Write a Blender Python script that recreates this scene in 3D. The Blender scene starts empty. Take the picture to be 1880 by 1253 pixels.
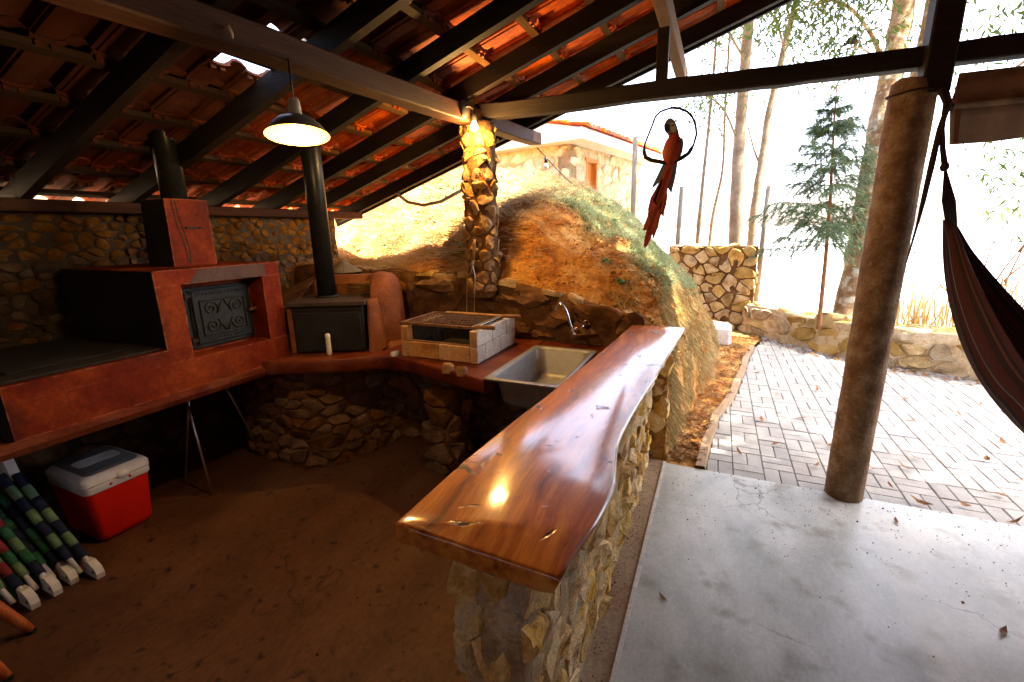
import bpy, math, random
from mathutils import Vector, Matrix, noise
random.seed(7)
sc = bpy.context.scene
COL = sc.collection
PI = math.pi

# ------------------------------------------------------------------ camera
cam_d = bpy.data.cameras.new("camera")
cam = bpy.data.objects.new("camera", cam_d)
COL.objects.link(cam)
cam_d.sensor_width = 36.0
cam_d.lens = 15.97
cam_d.clip_start = 0.02
cam_d.clip_end = 6000
CAM_LOC = Vector((-0.2227, -3.2793, 1.7167))
PITCH, ROLL, YAW = 0.2386, 0.0186, -0.42356
def cam_axes():
    cy, sy = math.cos(YAW), math.sin(YAW)
    fwd = Vector((sy * math.cos(PITCH), cy * math.cos(PITCH), -math.sin(PITCH)))
    right = Vector((cy, -sy, 0)); down = fwd.cross(right)
    c, s = math.cos(ROLL), math.sin(ROLL)
    return right * c + down * s, down * c - right * s, fwd
R_, D_, F_ = cam_axes()
cam.matrix_world = Matrix(((R_.x, -D_.x, -F_.x, CAM_LOC.x), (R_.y, -D_.y, -F_.y, CAM_LOC.y),
                           (R_.z, -D_.z, -F_.z, CAM_LOC.z), (0, 0, 0, 1)))
sc.camera = cam

# ------------------------------------------------------------------ sky, sun, exposure
SUN_DIR = Vector((0.32, 0.18, 0.93)).normalized()          # towards the sun
SUN_EL = math.asin(SUN_DIR.z)
SUN_AZ = math.atan2(SUN_DIR.x, SUN_DIR.y)
world = bpy.data.worlds.new("World"); sc.world = world; world.use_nodes = True
wn = world.node_tree.nodes; wl = world.node_tree.links
wn.clear()
sky = wn.new("ShaderNodeTexSky"); sky.sky_type = 'NISHITA'; sky.sun_disc = False
sky.sun_elevation = SUN_EL; sky.sun_rotation = SUN_AZ
sky.air_density = 0.5; sky.dust_density = 4.0; sky.ozone_density = 0.0
bg = wn.new("ShaderNodeBackground"); bg.inputs[1].default_value = 0.13
wo = wn.new("ShaderNodeOutputWorld")
wl.new(sky.outputs[0], bg.inputs[0]); wl.new(bg.outputs[0], wo.inputs[0])
sun_d = bpy.data.lights.new("sun", 'SUN'); sun_d.energy = 4.0; sun_d.angle = math.radians(0.9)
sun_d.color = (1.0, 0.94, 0.84)
sun = bpy.data.objects.new("sun", sun_d); COL.objects.link(sun)
sun.rotation_euler = (-SUN_DIR).to_track_quat('-Z', 'Y').to_euler()
sun.location = (3, 6, 14)
sc.view_settings.view_transform = 'Standard'
sc.view_settings.look = 'None'
sc.view_settings.gamma = 1.0
sc.view_settings.use_curve_mapping = False
sc.view_settings.exposure = 4.0
try:
    sc.view_settings.use_white_balance = True          # camera set for open shade
    sc.view_settings.white_balance_temperature = 7100
except Exception: pass
sc.render.engine = 'CYCLES'
sc.cycles.use_denoising = True
sc.cycles.max_bounces = 6
sc.cycles.diffuse_bounces = 3
sc.cycles.glossy_bounces = 3
sc.cycles.transmission_bounces = 3
sc.cycles.transparent_max_bounces = 8
sc.cycles.sample_clamp_indirect = 6.0

# ------------------------------------------------------------------ materials
def new_mat(name):
    m = bpy.data.materials.new(name); m.use_nodes = True
    nt = m.node_tree
    return m, nt, nt.nodes["Principled BSDF"]

def pmat(name, cols, scale=6.0, rough=0.7, bump=0.3, bscale=None, stretch=(1, 1, 1), objrand=0.0,
         metallic=0.0, coat=0.0, detail=8.0, spec=0.2, rough_var=0.1, dist=0.01, dirt=None, space='Object', mid=(0.32, 0.68), soot=None, grain=0.24, gscale=None):
    """cols: 2-4 colours blended by noise; objrand: per-object brightness/hue variation"""
    m, nt, b = new_mat(name)
    N, L = nt.nodes, nt.links
    tc = N.new("ShaderNodeTexCoord"); mp = N.new("ShaderNodeMapping")
    mp.inputs["Scale"].default_value = stretch
    L.new(tc.outputs[space], mp.inputs[0])
    vec = mp.outputs[0]
    n1 = N.new("ShaderNodeTexNoise"); n1.inputs["Scale"].default_value = scale
    n1.inputs["Detail"].default_value = detail; n1.inputs["Roughness"].default_value = 0.6
    n1.noise_dimensions = '4D'
    oi = N.new("ShaderNodeObjectInfo")
    mw = N.new("ShaderNodeMath"); mw.operation = 'MULTIPLY'; mw.inputs[1].default_value = 37.0
    L.new(oi.outputs["Random"], mw.inputs[0]); L.new(mw.outputs[0], n1.inputs["W"])
    L.new(vec, n1.inputs[0])
    cr = N.new("ShaderNodeValToRGB")
    el = cr.color_ramp.elements
    n = len(cols)
    el[0].position = mid[0]; el[0].color = (*cols[0], 1)
    el[1].position = mid[1]; el[1].color = (*cols[-1], 1)
    for i in range(1, n - 1):
        e = el.new(mid[0] + (mid[1] - mid[0]) * i / (n - 1)); e.color = (*cols[i], 1)
    L.new(n1.outputs[0], cr.inputs[0])
    col = cr.outputs[0]
    if objrand > 0:
        hs = N.new("ShaderNodeHueSaturation")
        mr = N.new("ShaderNodeMapRange"); mr.inputs[3].default_value = 1 - objrand; mr.inputs[4].default_value = 1 + objrand
        L.new(oi.outputs["Random"], mr.inputs[0]); L.new(mr.outputs[0], hs.inputs["Value"])
        m2 = N.new("ShaderNodeMath"); m2.operation = 'MULTIPLY'; m2.inputs[1].default_value = 7.31
        fr = N.new("ShaderNodeMath"); fr.operation = 'FRACT'
        L.new(oi.outputs["Random"], m2.inputs[0]); L.new(m2.outputs[0], fr.inputs[0])
        mr2 = N.new("ShaderNodeMapRange"); mr2.inputs[3].default_value = 1 - objrand * 0.9; mr2.inputs[4].default_value = 1 + objrand * 0.5
        L.new(fr.outputs[0], mr2.inputs[0]); L.new(mr2.outputs[0], hs.inputs["Saturation"])
        L.new(col, hs.inputs["Color"]); col = hs.outputs[0]
    if dirt:
        dcol, dscale, lo, hi = dirt
        dn = N.new("ShaderNodeTexNoise"); dn.inputs["Scale"].default_value = dscale; dn.inputs["Detail"].default_value = 6
        L.new(tc.outputs[space], dn.inputs[0])
        dr = N.new("ShaderNodeMapRange"); dr.inputs[1].default_value = lo; dr.inputs[2].default_value = hi
        L.new(dn.outputs[0], dr.inputs[0])
        mx = N.new("ShaderNodeMix"); mx.data_type = 'RGBA'
        mx.inputs[7].default_value = (*dcol, 1)
        L.new(dr.outputs[0], mx.inputs[0]); L.new(col, mx.inputs[6]); col = mx.outputs[2]
    if grain > 0:
        gn = N.new("ShaderNodeTexNoise"); gn.inputs["Scale"].default_value = gscale or max(45.0, scale * 9); gn.inputs["Detail"].default_value = 4; gn.inputs["Roughness"].default_value = .75
        L.new(vec, gn.inputs[0])
        gr_ = N.new("ShaderNodeMapRange"); gr_.inputs[1].default_value = .32; gr_.inputs[2].default_value = .68; gr_.inputs[3].default_value = 1 - grain * 1.3; gr_.inputs[4].default_value = 1 + grain
        L.new(gn.outputs[0], gr_.inputs[0])
        gm = N.new("ShaderNodeVectorMath"); gm.operation = 'SCALE'; L.new(col, gm.inputs[0]); L.new(gr_.outputs[0], gm.inputs["Scale"]); col = gm.outputs[0]
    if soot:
        # shade of the dark left side painted into the colour, ragged edge
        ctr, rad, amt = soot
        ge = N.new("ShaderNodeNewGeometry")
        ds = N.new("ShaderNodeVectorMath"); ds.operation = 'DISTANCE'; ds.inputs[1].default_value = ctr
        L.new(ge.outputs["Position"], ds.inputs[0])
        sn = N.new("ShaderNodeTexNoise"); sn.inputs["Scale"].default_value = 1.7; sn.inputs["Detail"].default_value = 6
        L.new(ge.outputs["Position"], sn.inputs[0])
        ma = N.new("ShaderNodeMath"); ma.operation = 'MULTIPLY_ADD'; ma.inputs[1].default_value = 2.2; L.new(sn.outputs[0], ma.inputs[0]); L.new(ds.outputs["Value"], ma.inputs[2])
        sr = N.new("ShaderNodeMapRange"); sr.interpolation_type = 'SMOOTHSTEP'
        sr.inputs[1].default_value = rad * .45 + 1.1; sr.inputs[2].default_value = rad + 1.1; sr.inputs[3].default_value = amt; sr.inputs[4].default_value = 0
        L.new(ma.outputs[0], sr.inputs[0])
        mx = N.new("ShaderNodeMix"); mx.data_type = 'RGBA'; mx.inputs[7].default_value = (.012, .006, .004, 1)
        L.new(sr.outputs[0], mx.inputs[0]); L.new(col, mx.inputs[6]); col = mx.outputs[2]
    L.new(col, b.inputs["Base Color"])
    b.inputs["Metallic"].default_value = metallic
    b.inputs["Specular IOR Level"].default_value = spec
    b.inputs["Coat Weight"].default_value = coat
    b.inputs["Coat Roughness"].default_value = 0.08
    rr = N.new("ShaderNodeMapRange"); rr.inputs[3].default_value = max(0.03, rough - rough_var); rr.inputs[4].default_value = min(1, rough + rough_var)
    L.new(n1.outputs[0], rr.inputs[0]); L.new(rr.outputs[0], b.inputs["Roughness"])
    if bump > 0:
        n2 = N.new("ShaderNodeTexNoise"); n2.inputs["Scale"].default_value = bscale or scale * 3
        n2.inputs["Detail"].default_value = 8; n2.inputs["Roughness"].default_value = 0.65
        L.new(vec, n2.inputs[0])
        bp = N.new("ShaderNodeBump"); bp.inputs["Strength"].default_value = bump; bp.inputs["Distance"].default_value = dist
        L.new(n2.outputs[0], bp.inputs["Height"]); L.new(bp.outputs[0], b.inputs["Normal"])
    return m

def emat(name, col, strength):
    m, nt, b = new_mat(name)
    b.inputs["Base Color"].default_value = (*col, 1)
    b.inputs["Emission Color"].default_value = (*col, 1)
    b.inputs["Emission Strength"].default_value = strength
    return m

def leafmat(name, cols, trans=0.35, scale=3.0):
    m = pmat(name, cols, scale=scale, rough=0.6, bump=0, objrand=0.1, space='Object')
    nt = m.node_tree; N, L = nt.nodes, nt.links
    b = N["Principled BSDF"]; out = N["Material Output"]
    t = N.new("ShaderNodeBsdfTranslucent"); mx = N.new("ShaderNodeMixShader"); mx.inputs[0].default_value = trans
    src = b.inputs["Base Color"].links[0].from_socket
    L.new(src, t.inputs[0]); L.new(b.outputs[0], mx.inputs[1]); L.new(t.outputs[0], mx.inputs[2]); L.new(mx.outputs[0], out.inputs[0])
    return m

M = {}
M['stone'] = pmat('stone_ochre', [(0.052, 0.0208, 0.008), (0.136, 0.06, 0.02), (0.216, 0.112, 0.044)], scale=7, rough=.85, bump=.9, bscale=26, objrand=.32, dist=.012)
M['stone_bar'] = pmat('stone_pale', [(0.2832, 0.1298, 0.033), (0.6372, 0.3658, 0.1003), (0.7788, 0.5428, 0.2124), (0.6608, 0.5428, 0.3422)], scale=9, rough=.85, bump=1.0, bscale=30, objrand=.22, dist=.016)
M['stone_wall'] = pmat('stone_rubble', [(0.0448, 0.0202, 0.009), (0.1456, 0.0728, 0.028), (0.2464, 0.1624, 0.0784)], scale=9, rough=.88, bump=.9, bscale=30, objrand=.5, dist=.012, soot=((-4.1, -2.0, 1.2), 2.2, .5))  # stones behind the stove carry painted shade
M['stone_grey'] = pmat('stone_field', [(.20, .11, .035), (.40, .26, .095), (.50, .37, .19)], scale=7, rough=.88, bump=.8, bscale=25, objrand=.28, dist=.012)
M['stone_house'] = pmat('stone_house_pale', [(.38, .24, .10), (.58, .46, .28), (.68, .60, .46)], scale=6, rough=.85, bump=.7, bscale=22, objrand=.18, dist=.012)
M['stone_col'] = pmat('stone_column_ochre', [(0.1271, 0.0537, 0.0156), (0.2639, 0.1271, 0.0391), (0.3715, 0.2248, 0.088), (0.3323, 0.2639, 0.1662)], scale=9, rough=.88, bump=1.0, bscale=28, objrand=.25, dist=.018)
M['mortar'] = pmat('mortar_grey', [(0.049, 0.0392, 0.0294), (0.1176, 0.098, 0.0735)], scale=12, rough=.95, bump=1.0, bscale=40, dist=.012, soot=((-4.1, -2.0, 1.2), 2.2, .5))  # same painted shade as the wall stones
M['mortar_red'] = pmat('mortar_earth', [(0.06, 0.024, 0.008), (0.136, 0.064, 0.0224), (0.192, 0.104, 0.044)], scale=10, rough=.95, bump=1.0, bscale=30, dist=.018)
M['mortar_pale'] = pmat('mortar_sand', [(0.36, 0.216, 0.096), (0.552, 0.396, 0.216), (0.624, 0.528, 0.384)], scale=10, rough=.95, bump=1.0, bscale=34, dist=.018)
M['tile'] = pmat('clay_tile', [(0.25, 0.035, 0.0063), (0.5, 0.085, 0.0125), (0.65, 0.1438, 0.0225)], scale=5, rough=.85, bump=.25, bscale=60, objrand=.22, dist=.004, soot=((-2.5, -2.9, 2.45), 3.3, .9))  # left part of the roof painted darker in place of shade
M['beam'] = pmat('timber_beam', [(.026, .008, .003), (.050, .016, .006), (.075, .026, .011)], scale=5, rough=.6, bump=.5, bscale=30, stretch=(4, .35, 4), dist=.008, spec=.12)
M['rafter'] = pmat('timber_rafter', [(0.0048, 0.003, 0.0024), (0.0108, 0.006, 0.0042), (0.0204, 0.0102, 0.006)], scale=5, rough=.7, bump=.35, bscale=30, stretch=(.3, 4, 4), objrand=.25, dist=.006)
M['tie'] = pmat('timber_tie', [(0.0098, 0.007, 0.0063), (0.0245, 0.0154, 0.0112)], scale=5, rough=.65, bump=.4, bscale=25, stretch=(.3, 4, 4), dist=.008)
M['batten'] = pmat('timber_batten', [(0.075, 0.0338, 0.012), (0.15, 0.075, 0.027)], scale=6, rough=.8, bump=.3, bscale=30, stretch=(4, .4, 4), objrand=.2, dist=.004, soot=((-2.5, -2.9, 2.45), 3.3, .9))  # painted shade continues from the tiles
M['palewood'] = pmat('timber_pale', [(.30, .24, .18), (.45, .38, .30)], scale=6, rough=.8, bump=.3, bscale=30, stretch=(3, .4, 3))
M['red'] = pmat('red_cement', [(.060, .0055, .0010), (.135, .0140, .0020), (.230, .042, .0060)], scale=3.2, rough=.6, bump=.3, bscale=18, dirt=((.022, .009, .006), 2.2, .53, .70), dist=.006, spec=.12)
def wear(m, col, r=.012, amt=.8):
    nt = m.node_tree; N, L = nt.nodes, nt.links; b = N["Principled BSDF"]
    bv = N.new("ShaderNodeBevel"); bv.samples = 4; bv.inputs[0].default_value = r
    ge = N.new("ShaderNodeNewGeometry"); dt = N.new("ShaderNodeVectorMath"); dt.operation = 'DOT_PRODUCT'
    L.new(bv.outputs[0], dt.inputs[0]); L.new(ge.outputs["Normal"], dt.inputs[1])
    tc = N.new("ShaderNodeTexCoord"); n = N.new("ShaderNodeTexNoise"); n.inputs["Scale"].default_value = 22; n.inputs["Detail"].default_value = 6; L.new(tc.outputs["Object"], n.inputs[0])
    mr = N.new("ShaderNodeMapRange"); mr.inputs[1].default_value = .995; mr.inputs[2].default_value = .86; mr.inputs[3].default_value = 0; mr.inputs[4].default_value = 1; L.new(dt.outputs["Value"], mr.inputs[0])
    mn = N.new("ShaderNodeMapRange"); mn.inputs[1].default_value = .42; mn.inputs[2].default_value = .60; mn.inputs[3].default_value = 0; mn.inputs[4].default_value = amt; L.new(n.outputs[0], mn.inputs[0])
    mu = N.new("ShaderNodeMath"); mu.operation = 'MULTIPLY'; L.new(mr.outputs[0], mu.inputs[0]); L.new(mn.outputs[0], mu.inputs[1])
    src = b.inputs["Base Color"].links[0].from_socket
    mx = N.new("ShaderNodeMix"); mx.data_type = 'RGBA'; mx.inputs[7].default_value = (*col, 1); L.new(mu.outputs[0], mx.inputs[0]); L.new(src, mx.inputs[6]); L.new(mx.outputs[2], b.inputs["Base Color"])
    return m
wear(M['red'], (.42, .17, .09))
M['redtop'] = pmat('red_cement_worn', [(0.0648, 0.0094, 0.0029), (0.1224, 0.0202, 0.005), (0.18, 0.054, 0.0202)], scale=5, rough=.45, bump=.3, bscale=20, dist=.008, spec=.25)
M['soot'] = pmat('soot_black', [(.010, .009, .008), (.025, .02, .016)], scale=4, rough=.75, bump=.2, bscale=20)
M['iron'] = pmat('cast_iron', [(0.0128, 0.0152, 0.016), (0.0288, 0.0328, 0.0336)], scale=10, rough=.5, bump=.35, bscale=90, metallic=.2, dist=.003)
M['iron_dark'] = pmat('cast_iron_dark', [(.015, .015, .015), (.03, .03, .03)], scale=10, rough=.55, bump=.3, bscale=80, metallic=.3, dist=.003)
M['pipe'] = pmat('flue_black', [(.018, .020, .021), (.035, .037, .036)], scale=4, rough=.36, bump=.08, bscale=30, metallic=.5)
M['steel'] = pmat('steel', [(.42, .42, .40), (.58, .58, .55)], scale=8, rough=.3, bump=.05, bscale=60, metallic=.9, grain=.05)
M['sink'] = pmat('sink_steel', [(.20, .21, .215), (.28, .29, .295)], scale=30, rough=.42, bump=.05, bscale=120, metallic=.35, grain=.05)
M['chrome'] = pmat('chrome', [(.7, .7, .7), (.8, .8, .8)], scale=5, rough=.1, bump=0, metallic=1.0, rough_var=.04, grain=.05)
M['rust'] = pmat('rust_iron', [(.07, .04, .025), (.18, .09, .045), (.25, .15, .09)], scale=20, rough=.7, bump=.3, bscale=80, metallic=.3)
M['topsheet'] = pmat('sheet_top', [(0.042, 0.03, 0.024), (0.084, 0.063, 0.048)], scale=9, rough=.6, bump=.2, metallic=.2)
M['clay'] = pmat('clay_plaster', [(0.1144, 0.0334, 0.0123), (0.1936, 0.066, 0.0264), (0.264, 0.1144, 0.0572)], scale=3.5, rough=.85, bump=.35, bscale=25, dist=.01)
M['brick_white'] = pmat('brick_white', [(.52, .46, .36), (.68, .63, .53)], scale=9, rough=.85, bump=.4, bscale=50, objrand=.1, dirt=((.30, .20, .12), 6, .55, .75), dist=.005)
M['brick_tan'] = pmat('brick_tan', [(.26, .12, .045), (.42, .22, .09), (.48, .30, .15)], scale=7, rough=.85, bump=.4, bscale=50, objrand=.15, dist=.005)
M['woodhandle'] = pmat('wood_handle', [(.22, .10, .04), (.34, .17, .07)], scale=8, rough=.5, bump=.1, stretch=(.4, 4, 4))
M['floor'] = pmat('burnished_floor', [(0.054, 0.021, 0.009), (0.09, 0.039, 0.018), (0.1275, 0.06, 0.03)], scale=2.6, rough=.55, bump=.2, bscale=16, dirt=((.016, .008, .005), 15.0, .60, .70), dist=.006, spec=.25, stretch=(1, .5, 1))
M['strip'] = pmat('sand_strip', [(.30, .20, .12), (.42, .31, .20)], scale=6, rough=.9, bump=.5, bscale=60, dist=.006)
M['white_edge'] = pmat('lime_edge', [(.55, .52, .46), (.70, .67, .60)], scale=10, rough=.8, bump=.3)
M['paver'] = pmat('paver_concrete', [(0.3225, 0.3136, 0.2913), (0.4123, 0.4034, 0.3764)], scale=14, rough=.85, bump=.4, bscale=120, objrand=.12, dist=.003)
M['joint'] = pmat('paver_joint_sand', [(.12, .09, .05), (.20, .16, .09)], scale=30, rough=.95, bump=.3)
M['pillar'] = pmat('pillar_concrete', [(0.1269, 0.0671, 0.0328), (0.2313, 0.1373, 0.0716), (0.373, 0.2686, 0.1716)], scale=9, rough=.88, bump=1.0, bscale=70, dist=.008, dirt=((.30, .25, .18), 38, .58, .72), detail=12)
M['white_plastic'] = pmat('white_plastic', [(.50, .52, .52), (.60, .62, .62)], scale=6, rough=.4, bump=.03, grain=.05)
M['grey_plastic'] = pmat('grey_plastic', [(.10, .105, .108), (.14, .145, .15)], scale=6, rough=.35, bump=.03, grain=.05)
M['red_plastic'] = pmat('red_plastic', [(.50, .010, .006), (.60, .016, .008)], scale=5, rough=.4, bump=.03, grain=.05)
M['green1'] = pmat('webbing_green', [(0.0195, 0.104, 0.052), (0.0325, 0.143, 0.0715)], scale=40, rough=.8, bump=.4, bscale=200)
M['green2'] = pmat('webbing_pale_green', [(0.091, 0.182, 0.0975), (0.13, 0.234, 0.13)], scale=40, rough=.8, bump=.4, bscale=200)
M['navy'] = pmat('webbing_navy', [(0.0078, 0.013, 0.0325), (0.013, 0.0195, 0.052)], scale=40, rough=.8, bump=.4, bscale=200)
M['webred'] = pmat('webbing_red', [(0.169, 0.0195, 0.0195), (0.221, 0.0325, 0.0325)], scale=40, rough=.8, bump=.4, bscale=200)
M['orangewood'] = pmat('varnished_wood', [(.26, .06, .015), (.40, .11, .03)], scale=6, rough=.35, bump=.06, stretch=(4, 4, .5))
M['lamp_shade'] = pmat('lamp_enamel', [(.13, .105, .075), (.18, .15, .11)], scale=6, rough=.4, bump=.03, grain=.05)
M['lamp_in'] = pmat('lamp_inner_enamel', [(.42, .27, .08), (.48, .32, .10)], scale=6, rough=.5, bump=0, grain=.05)
M['ceramic'] = pmat('lamp_socket_cream', [(.42, .36, .26), (.50, .44, .32)], scale=6, rough=.5, bump=.03, grain=.05)
M['black'] = pmat('black_rubber', [(.012, .012, .012), (.02, .02, .02)], scale=6, rough=.5, bump=.05, grain=.05)
M['bulb'] = emat('bulb_glow', (1.0, .74, .36), .7)
M['bulb_off'] = pmat('bulb_white', [(.7, .7, .68), (.8, .8, .78)], rough=.3, bump=0)
M['mac_red'] = pmat('macaw_red', [(.22, .030, .018), (.32, .05, .025)], scale=12, rough=.55, bump=.2, bscale=60)
M['mac_blue'] = pmat('macaw_blue', [(.07, .10, .105), (.11, .15, .155)], scale=12, rough=.55, bump=.2, bscale=60)
M['mac_feather'] = pmat('macaw_feather', [(.26, .045, .022), (.38, .075, .035)], scale=14, rough=.55, bump=.2, bscale=60)
M['mac_white'] = pmat('macaw_face', [(.26, .24, .20), (.34, .31, .26)], scale=12, rough=.6, bump=.1)
M['canvas'] = pmat('canvas_beige', [(.42, .33, .23), (.50, .40, .29)], scale=30, rough=.9, bump=.25, bscale=250, grain=.05)
M['canvas_brown'] = pmat('canvas_brown', [(.22, .10, .05), (.28, .13, .07)], scale=30, rough=.9, bump=.25, bscale=250, grain=.05)
M['rope'] = pmat('rope_dark', [(.03, .018, .016), (.06, .035, .03)], scale=40, rough=.9, bump=.5, bscale=160)
M['plaster'] = pmat('plaster_white', [(.60, .56, .48), (.72, .68, .60)], scale=5, rough=.9, bump=.3)
M['fascia'] = pmat('fascia_white', [(.48, .46, .45), (.58, .56, .55)], scale=5, rough=.8, bump=.15)
M['doorwood'] = pmat('door_orange', [(.42, .13, .02), (.55, .20, .035)], scale=6, rough=.5, bump=.1, stretch=(4, 4, .4))
M['bark'] = pmat('bark_lichen', [(.14, .075, .035), (.26, .17, .09), (.38, .32, .23)], scale=7, rough=.9, bump=.9, bscale=22, dirt=((.44, .45, .36), 9, .52, .64), dist=.015)
M['bark_grey'] = pmat('bark_grey', [(.16, .115, .075), (.30, .24, .17)], scale=8, rough=.9, bump=.8, bscale=30, dist=.01)
M['bark_red'] = pmat('bark_red', [(.18, .07, .025), (.30, .13, .05)], scale=12, rough=.9, bump=.6, bscale=40)
M['post'] = pmat('weathered_post', [(.15, .13, .10), (.26, .235, .20)], scale=8, rough=.9, bump=.4, stretch=(4, 4, .5))
M['cane'] = pmat('cane_straw', [(.40, .28, .12), (.58, .44, .22)], scale=8, rough=.6, bump=.1, objrand=.25)
M['leaf'] = leafmat('leaf_olive', [(.035, .07, .014), (.075, .12, .028), (.14, .18, .05)], .4)
M['needle'] = leafmat('needle_green', [(.055, .095, .038), (.11, .165, .07)], .2)
M['plant'] = leafmat('plant_green', [(0.06, 0.168, 0.048), (0.12, 0.264, 0.084)], .35)
M['grass'] = leafmat('grass_green', [(.13, .19, .09), (.25, .31, .16), (.40, .44, .26)], .3, scale=1.5)
M['straw'] = leafmat('straw_dry', [(.30, .17, .06), (.46, .30, .13), (.58, .46, .26)], .25, scale=2.0)
M['moss'] = leafmat('hanging_moss', [(.20, .17, .06), (.40, .28, .10), (.54, .42, .20)], .25, scale=2.5)
M['deadleaf'] = leafmat('leaf_dead', [(.14, .05, .02), (.30, .14, .05), (.42, .24, .10)], .2, scale=9)

# wood of the bar top: grain along Y, knots, varnish
def slab_mat():
    m, nt, b = new_mat('bar_wood')
    N, L = nt.nodes, nt.links
    tc = N.new("ShaderNodeTexCoord")
    mp = N.new("ShaderNodeMapping"); mp.inputs["Scale"].default_value = (11, 0.8, 11)
    L.new(tc.outputs["Object"], mp.inputs[0])
    dn = N.new("ShaderNodeTexNoise"); dn.inputs["Scale"].default_value = 1.3; dn.inputs["Detail"].default_value = 3
    L.new(tc.outputs["Object"], dn.inputs[0])
    ad = N.new("ShaderNodeVectorMath"); ad.operation = 'MULTIPLY_ADD'
    ad.inputs[1].default_value = (2.2, 2.2, 2.2)
    L.new(dn.outputs["Color"], ad.inputs[0]); L.new(mp.outputs[0], ad.inputs[2])
    n = N.new("ShaderNodeTexNoise"); n.inputs["Scale"].default_value = 1.6; n.inputs["Detail"].default_value = 9; n.inputs["Roughness"].default_value = .68
    L.new(ad.outputs[0], n.inputs[0])
    cr = N.new("ShaderNodeValToRGB"); e = cr.color_ramp.elements
    e[0].position = .30; e[0].color = (.085, .017, .003, 1)
    e[1].position = .72; e[1].color = (.76, .36, .075, 1)
    x = e.new(.46); x.color = (.40, .105, .012, 1)
    x = e.new(.58); x.color = (.62, .21, .028, 1)
    L.new(n.outputs[0], cr.inputs[0])
    # knots and cracks
    v = N.new("ShaderNodeTexNoise"); v.inputs["Scale"].default_value = 10.0; v.inputs["Detail"].default_value = 6; v.inputs["Distortion"].default_value = .9
    L.new(tc.outputs["Object"], v.inputs[0])
    mr = N.new("ShaderNodeMapRange"); mr.inputs[1].default_value = .640; mr.inputs[2].default_value = .69
    L.new(v.outputs[0], mr.inputs[0])
    mx = N.new("ShaderNodeMix"); mx.data_type = 'RGBA'; mx.inputs[7].default_value = (.035, .018, .012, 1)
    L.new(mr.outputs[0], mx.inputs[0]); L.new(cr.outputs[0], mx.inputs[6])
    L.new(mx.outputs[2], b.inputs["Base Color"])
    b.inputs["Coat Weight"].default_value = 1.0; b.inputs["Coat IOR"].default_value = 1.68; b.inputs["Specular IOR Level"].default_value = .2
    sn = N.new("ShaderNodeTexNoise"); sn.inputs["Scale"].default_value = 14; sn.inputs["Detail"].default_value = 6
    L.new(tc.outputs["Object"], sn.inputs[0])
    r1 = N.new("ShaderNodeMapRange"); r1.inputs[3].default_value = .06; r1.inputs[4].default_value = .16
    L.new(sn.outputs[0], r1.inputs[0]); L.new(r1.outputs[0], b.inputs["Coat Roughness"])
    b.inputs["Roughness"].default_value = .38
    bp = N.new("ShaderNodeBump"); bp.inputs["Strength"].default_value = .12; bp.inputs["Distance"].default_value = .004
    L.new(n.outputs[0], bp.inputs["Height"])
    bp2 = N.new("ShaderNodeBump"); bp2.inputs["Strength"].default_value = .4; bp2.inputs["Distance"].default_value = .004; bp2.invert = True
    L.new(mr.outputs[0], bp2.inputs["Height"]); L.new(bp.outputs[0], bp2.inputs["Normal"])
    L.new(bp2.outputs[0], b.inputs["Normal"]); L.new(bp2.outputs[0], b.inputs["Coat Normal"])
    return m
M['slab'] = slab_mat()
M['patio'] = pmat('burnished_patio', [(.34, .36, .325), (.49, .51, .465), (.63, .64, .59)], scale=2.4, rough=.34, bump=.12, bscale=90, dirt=((.31, .29, .23), 5.0, .56, .70), detail=14, dist=.002, stretch=(1.3, .8, 1), spec=.4, rough_var=.16, mid=(.34, .66), grain=.12, gscale=70)
def crack(m, sc_, width, col, amt=.8):
    nt = m.node_tree; N, L = nt.nodes, nt.links; b = N["Principled BSDF"]
    tc = N.new("ShaderNodeTexCoord"); n = N.new("ShaderNodeTexNoise"); n.inputs["Scale"].default_value = 3.0; n.inputs["Detail"].default_value = 6; L.new(tc.outputs["Object"], n.inputs[0])
    ad = N.new("ShaderNodeVectorMath"); ad.operation = 'MULTIPLY_ADD'; ad.inputs[1].default_value = (.35, .35, .35); L.new(n.outputs["Color"], ad.inputs[0]); L.new(tc.outputs["Object"], ad.inputs[2])
    v = N.new("ShaderNodeTexVoronoi"); v.feature = 'DISTANCE_TO_EDGE'; v.inputs["Scale"].default_value = sc_; L.new(ad.outputs[0], v.inputs["Vector"])
    mr = N.new("ShaderNodeMapRange"); mr.inputs[1].default_value = 0; mr.inputs[2].default_value = width; mr.inputs[3].default_value = amt; mr.inputs[4].default_value = 0; L.new(v.outputs["Distance"], mr.inputs[0])
    k = N.new("ShaderNodeTexNoise"); k.inputs["Scale"].default_value = 1.3; L.new(tc.outputs["Object"], k.inputs[0])
    kr = N.new("ShaderNodeMapRange"); kr.inputs[1].default_value = .5; kr.inputs[2].default_value = .6; L.new(k.outputs[0], kr.inputs[0])
    mu = N.new("ShaderNodeMath"); mu.operation = 'MULTIPLY'; L.new(mr.outputs[0], mu.inputs[0]); L.new(kr.outputs[0], mu.inputs[1])
    src = b.inputs["Base Color"].links[0].from_socket
    mx = N.new("ShaderNodeMix"); mx.data_type = 'RGBA'; mx.inputs[7].default_value = (*col, 1); L.new(mu.outputs[0], mx.inputs[0]); L.new(src, mx.inputs[6]); L.new(mx.outputs[2], b.inputs["Base Color"])
crack(M['patio'], 1.1, .006, (.16, .14, .11))
crack(M['floor'], 1.6, .007, (.012, .006, .004))
crack(M['red'], 2.3, .008, (.05, .02, .01), .7)
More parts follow.
